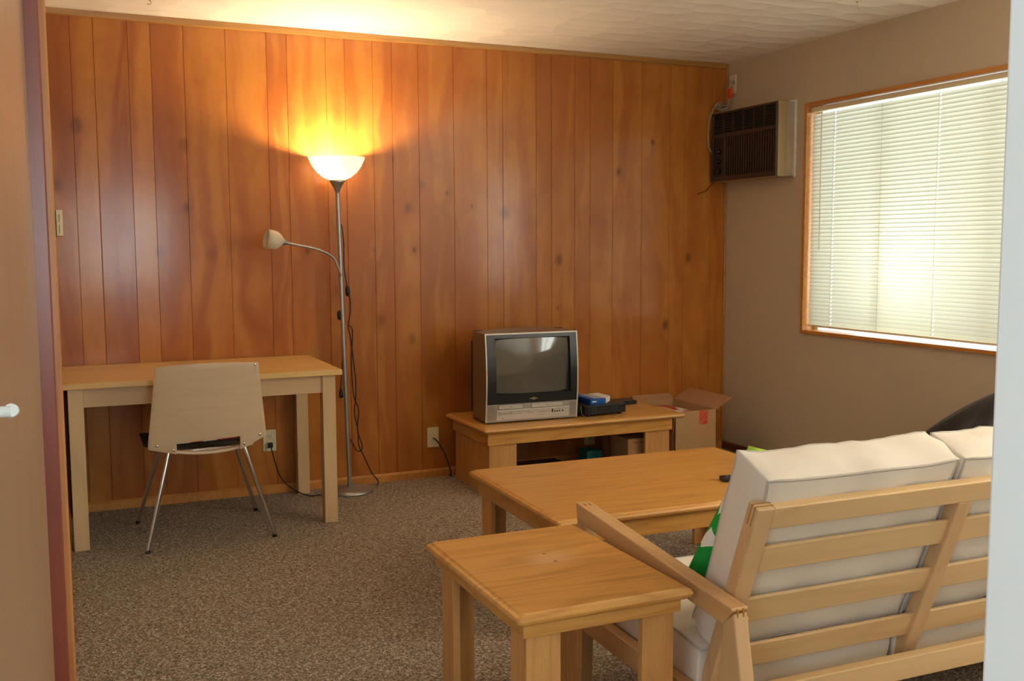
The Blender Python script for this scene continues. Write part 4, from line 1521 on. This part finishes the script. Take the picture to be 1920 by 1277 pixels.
def cushion(name, c, ex, ey, ez, hx, hy, hz, crown, label, group, parent=None, edge=.018, seed=0, wr=.004, mat=None, pipe=True, rear=1.0):
    """boxed cushion; hx,hy half length of the panels, hz half thickness; the ex-ey faces crown outward"""
    ex, ey, ez, c = Vector(ex).normalized(), Vector(ey).normalized(), Vector(ez).normalized(), Vector(c)
    bm = bmesh.new()
    bmesh.ops.create_cube(bm, size=2)
    bmesh.ops.subdivide_edges(bm, edges=bm.edges[:], cuts=19, use_grid_fill=True)
    for v in bm.verts:
        x, y, z = v.co
        # shape: soft rounded box with crowned panels and slightly pinched corners
        px = x * hx
        py = y * hy
        pz = z * hz
        fx_, fy_ = (1 - x ** 4), (1 - y ** 4)
        pz += math.copysign(1, z) * crown * fx_ * fy_ * abs(z) ** 2 * (1 if z > 0 else rear)
        side = 1 - z * z
        px += math.copysign(1, x) * .012 * side * (abs(x) ** 6)
        py += math.copysign(1, y) * .012 * side * (abs(y) ** 6)
        pull = .010 * (abs(x) * abs(y)) ** 8 * abs(z) ** 4
        px += math.copysign(pull, x)
        py += math.copysign(pull, y)
        q = Vector((px, py, pz))
        w_ = noise.noise(Vector((px * 9 + seed, py * 3, pz * 9 + seed * 2))) * wr + noise.noise(Vector((px * 26, py * 5 + seed, pz * 20))) * wr * .5
        nrm = Vector((x ** 5, y ** 5, z ** 5))
        if nrm.length > 0:
            q += nrm.normalized() * w_
        v.co = q
    mtx = Matrix((ex, ey, ez)).transposed().to_4x4()
    mtx.translation = c
    base = c - ez * 0
    me = bpy.data.meshes.new(name)
    o = bpy.data.objects.new(name, me)
    COL.objects.link(o)
    loc = c.copy()
    if parent is not None:
        o.parent = parent
        off = org(parent)
    else:
        off = loc
        o.location = loc
    ORG[o.name] = off
    bm.transform(mtx)
    bmesh.ops.translate(bm, verts=bm.verts, vec=-off)
    bmesh.ops.recalc_face_normals(bm, faces=bm.faces)
    bm.to_mesh(me)
    bm.free()
    for p in me.polygons:
        p.use_smooth = True
    md = o.modifiers.new('round', 'BEVEL')
    md.width = edge
    md.segments = 3
    md.limit_method = 'ANGLE'
    md.angle_limit = math.radians(50)
    me.materials.append(mat or CUSH)
    if label:
        tag(o, label, 'cushion', group)
    if pipe:
        for sgn, nm in ((1, 'piping'), (-1, 'piping')):
            pts = []
            def P(a, b_):
                pull = .010 * (abs(a) * abs(b_)) ** 8
                q = Vector((a * hx + math.copysign(pull, a), b_ * hy + math.copysign(pull, b_), sgn * hz))
                w_ = noise.noise(Vector((q.x * 9 + seed, q.y * 3, q.z * 9 + seed * 2))) * wr + noise.noise(Vector((q.x * 26, q.y * 5 + seed, q.z * 20))) * wr * .5
                q += Vector((a ** 5, b_ ** 5, sgn)).normalized() * w_
                inw = .001
                q -= Vector((a ** 5 * inw, b_ ** 5 * inw, sgn * inw))
                return c + ex * q.x + ey * q.y + ez * q.z
            K = 22
            for i in range(K):
                pts.append(P(-.985 + 1.97 * i / K, -1))
            for i in range(K):
                pts.append(P(1, -.985 + 1.97 * i / K))
            for i in range(K):
                pts.append(P(.985 - 1.97 * i / K, 1))
            for i in range(K):
                pts.append(P(-1, .985 - 1.97 * i / K))
            MB().tube(pts, .0036, 6, closed=True).build(nm, PIPE, o)
    return o


# cushions in the sofa's own frame, then turned with it
def with_rot(o):
    rm = Matrix.Rotation(SOFA_ROT, 4, 'Z')
    piv = Vector((SX0, -3.45, 0))
    o.location = piv + rm @ (o.location - piv)
    o.rotation_euler[2] = SOFA_ROT
    return o


up = Vector((0, -.388, .921))
fr3 = Vector((0, .921, .388))
cxs = [(-2.452, -1.862), (-1.852, -1.216), (-1.206, -.590)]
nm3 = ['leftmost', 'middle', 'rightmost']
for i, (a, c) in enumerate(cxs):
    ctr = Vector(((a + c) / 2, -3.413, .573))
    o = cushion('back_cushion', ctr, EX, up, fr3, (c - a) / 2 - .012, .250, .062, .022,
                ('cream boxed back cushion at the armrest end, behind the side table', 'cream boxed back cushion second from the armrest, cut off by the doorway edge', 'cream boxed back cushion at the far hidden end of the sofa')[i], 'cream back cushions of the sofa', seed=i * 3.7, edge=.008, wr=.009, rear=.25)
    with_rot(o)
su = Vector((0, .996, .085))
sn = Vector((0, -.085, .996))
for i, (a, c) in enumerate(cxs):
    o = cushion('seat_cushion', Vector(((a + c) / 2 - (.02 if i == 0 else 0), -3.085, .272)), EX, su, sn, (c - a) / 2 + (.006 if i == 0 else -.012), .262, .066, .014,
                ('cream seat cushion at the armrest end, above the side rail', 'cream seat cushion in the middle of the sofa', 'cream seat cushion at the far hidden end of the sofa')[i], 'cream seat cushions of the sofa', seed=20 + i * 2.3, edge=.008, wr=.006)
    with_rot(o)
sofa.rotation_euler[2] = SOFA_ROT


# throw pillow leaning inside the arm
def pillow_mat():
    m, nt, b, out = new_mat('dotted_pillow_print')
    tc = nt.nodes.new('ShaderNodeTexCoord')
    sp = nt.nodes.new('ShaderNodeSeparateXYZ')
    nt.links.new(tc.outputs['Object'], sp.inputs[0])
    X, Z = sp.outputs[0], sp.outputs[2]
    col = S(236, 232, 222)
    cur = None
    for (cx, cz, r, c) in ((-.19, -.12, .085, S(20, 150, 56)), (-.15, .02, .06, S(30, 160, 60)), (-.10, .26, .09, S(170, 205, 70)), (.05, .24, .085, S(60, 165, 175)),
                           (.08, -.06, .11, S(40, 120, 190)), (.22, -.2, .08, S(150, 200, 60)), (-.01, .03, .06, S(20, 90, 60))):
        dx = math_n(nt, 'SUBTRACT', X, cx)
        dz = math_n(nt, 'SUBTRACT', Z, cz)
        d = math_n(nt, 'SQRT', math_n(nt, 'ADD', math_n(nt, 'MULTIPLY', dx, dx), math_n(nt, 'MULTIPLY', dz, dz)))
        f = math_n(nt, 'LESS_THAN', d, r)
        cur = mixc(nt, f, col if cur is None else cur, c)
    nt.links.new(cur, b.inputs['Base Color'])
    b.inputs['Roughness'].default_value = .9
    return m


PIL = pillow_mat()


def soft_pillow(c, ex, ey, ez, h, thick, label, mat):
    ex, ey, ez, c = Vector(ex).normalized(), Vector(ey).normalized(), Vector(ez).normalized(), Vector(c)
    mb = MB()
    n = 20
    for sgn in (1, -1):
        b0 = len(mb.v)
        for j in range(n + 1):
            for i in range(n + 1):
                u, v = -1 + 2 * i / n, -1 + 2 * j / n
                pin = 1 - .06 * (1 - v * v) * abs(u) ** 3 - .0
                pin2 = 1 - .06 * (1 - u * u) * abs(v) ** 3
                t_ = thick * (max(0, 1 - u ** 4) * max(0, 1 - v ** 4)) ** .55
                mb.v.append(c + ex * (u * h * pin) + ey * (v * h * pin2) + ez * (sgn * t_))
        for j in range(n):
            for i in range(n):
                a = b0 + j * (n + 1) + i
                f = [a, a + 1, a + n + 2, a + n + 1]
                mb.f.append(f if sgn > 0 else f[::-1])
                mb.sm.append(True)
    o = mb.build('throw_pillow', mat, at=c, weld=True)
    tag(o, label, 'pillow')
    return o


a_ = math.radians(-12)
soft_pillow((-2.180, -3.264, .580), EX * math.cos(a_) + up * math.sin(a_), up * math.cos(a_) - EX * math.sin(a_), fr3, .222, .045, 'green and white dotted throw pillow tucked in front of the back cushion', PIL)

# ------------------------------------------------------------------ round papasan chair by the right wall
pr = thing('papasan_chair', 'round dark brown papasan chair between the sofa and the window wall', 'chair', (-.42, -2.21, 0))
pc_ = Vector((-.479, -2.166, .383))
pn = Vector((-.507, .414, .756)).normalized()
R = .485
q = Vector((0, 0, 1)).rotation_difference(pn)
mb = MB()
nr, na = 14, 56
for sgn in (1, -1):
    b0 = len(mb.v)
    for j in range(nr + 1):
        r = R * j / nr
        for k in range(na):
            a = 2 * PI * k / na
            depth = -.16 + .16 * (r / R) ** 2
            puff = .055 * (1 - (r / R) ** 6) * (1 + .25 * math.cos(a * 8) * (r / R)) * (.75 + .25 * abs(math.cos(PI * r / R * 2)))
            p = Vector((r * math.cos(a), r * math.sin(a), depth + sgn * puff))
            mb.v.append(pc_ + q @ p)
    for j in range(nr):
        for k in range(na):
            a = b0 + j * na + k
            c = b0 + j * na + (k + 1) % na
            mb.f.append([a, c, c + na, a + na])
            mb.sm.append(True)
mb.build('cushion', DBROWN, pr, weld=True)
ring = lambda rr, dz, off=0: [pc_ + q @ Vector((rr * math.cos(2 * PI * k / 40), rr * math.sin(2 * PI * k / 40), dz)) for k in range(40)]
mb = MB().tube(ring(R * .96, -.05), .012, 8, closed=True).tube(ring(R * .6, -.16), .010, 8, closed=True)
for k in range(16):
    a = 2 * PI * k / 16
    mb.tube([pc_ + q @ Vector((R * .96 * math.cos(a), R * .96 * math.sin(a), -.05)), pc_ + q @ Vector((R * .6 * math.cos(a + .2), R * .6 * math.sin(a + .2), -.16)), pc_ + q @ Vector((R * .2 * math.cos(a + .3), R * .2 * math.sin(a + .3), -.225))], .007, 6)
mb.build('bowl_frame', RATTAN, pr)
mb = MB()
bc = pc_ + q @ Vector((0, 0, -.15))
top = [Vector((bc.x + .25 * math.cos(2 * PI * k / 32), bc.y + .25 * math.sin(2 * PI * k / 32), .19)) for k in range(32)]
bot = [Vector((bc.x + .26 * math.cos(2 * PI * k / 32), bc.y + .26 * math.sin(2 * PI * k / 32), .014)) for k in range(32)]
mb.tube(bot, .013, 8, closed=True).tube(top, .013, 8, closed=True)
for k in range(8):
    a, c = 2 * PI * k / 8, 2 * PI * (k + .5) / 8
    mb.tube([(bc.x + .26 * math.cos(a), bc.y + .26 * math.sin(a), .014), (bc.x + .25 * math.cos(c), bc.y + .25 * math.sin(c), .19)], .009, 6)
    mb.tube([(bc.x + .26 * math.cos(c), bc.y + .26 * math.sin(c), .014), (bc.x + .25 * math.cos(a), bc.y + .25 * math.sin(a), .19)], .009, 6)
mb.build('base', RATTAN, pr)

# ------------------------------------------------------------------ second lit uplighter in the far corner behind the sofa end
def copy_tree(o, parent=None):
    c = o.copy()
    COL.objects.link(c)
    if parent is not None:
        c.parent = parent
    for k in list(o.children):
        if k.name.startswith('power_cord'):
            continue
        copy_tree(k, c)
    return c


lamp2 = copy_tree(lamp)
lamp2.location = (-.30, -3.86, 0)
lamp2.rotation_euler[2] = math.radians(120)
lamp2['label'] = 'second lit silver uplighter lamp by the window wall behind the sofa end'
ld2 = bpy.data.lights.new('second_lamp_light', 'POINT')
ld2.energy = 115
ld2.color = (1.0, .80, .54)
ld2.shadow_soft_size = .045
lo2 = bpy.data.objects.new('second_lamp_light', ld2)
COL.objects.link(lo2)
lo2.location = (-.30 + .018, -3.86 - .032, 1.725)
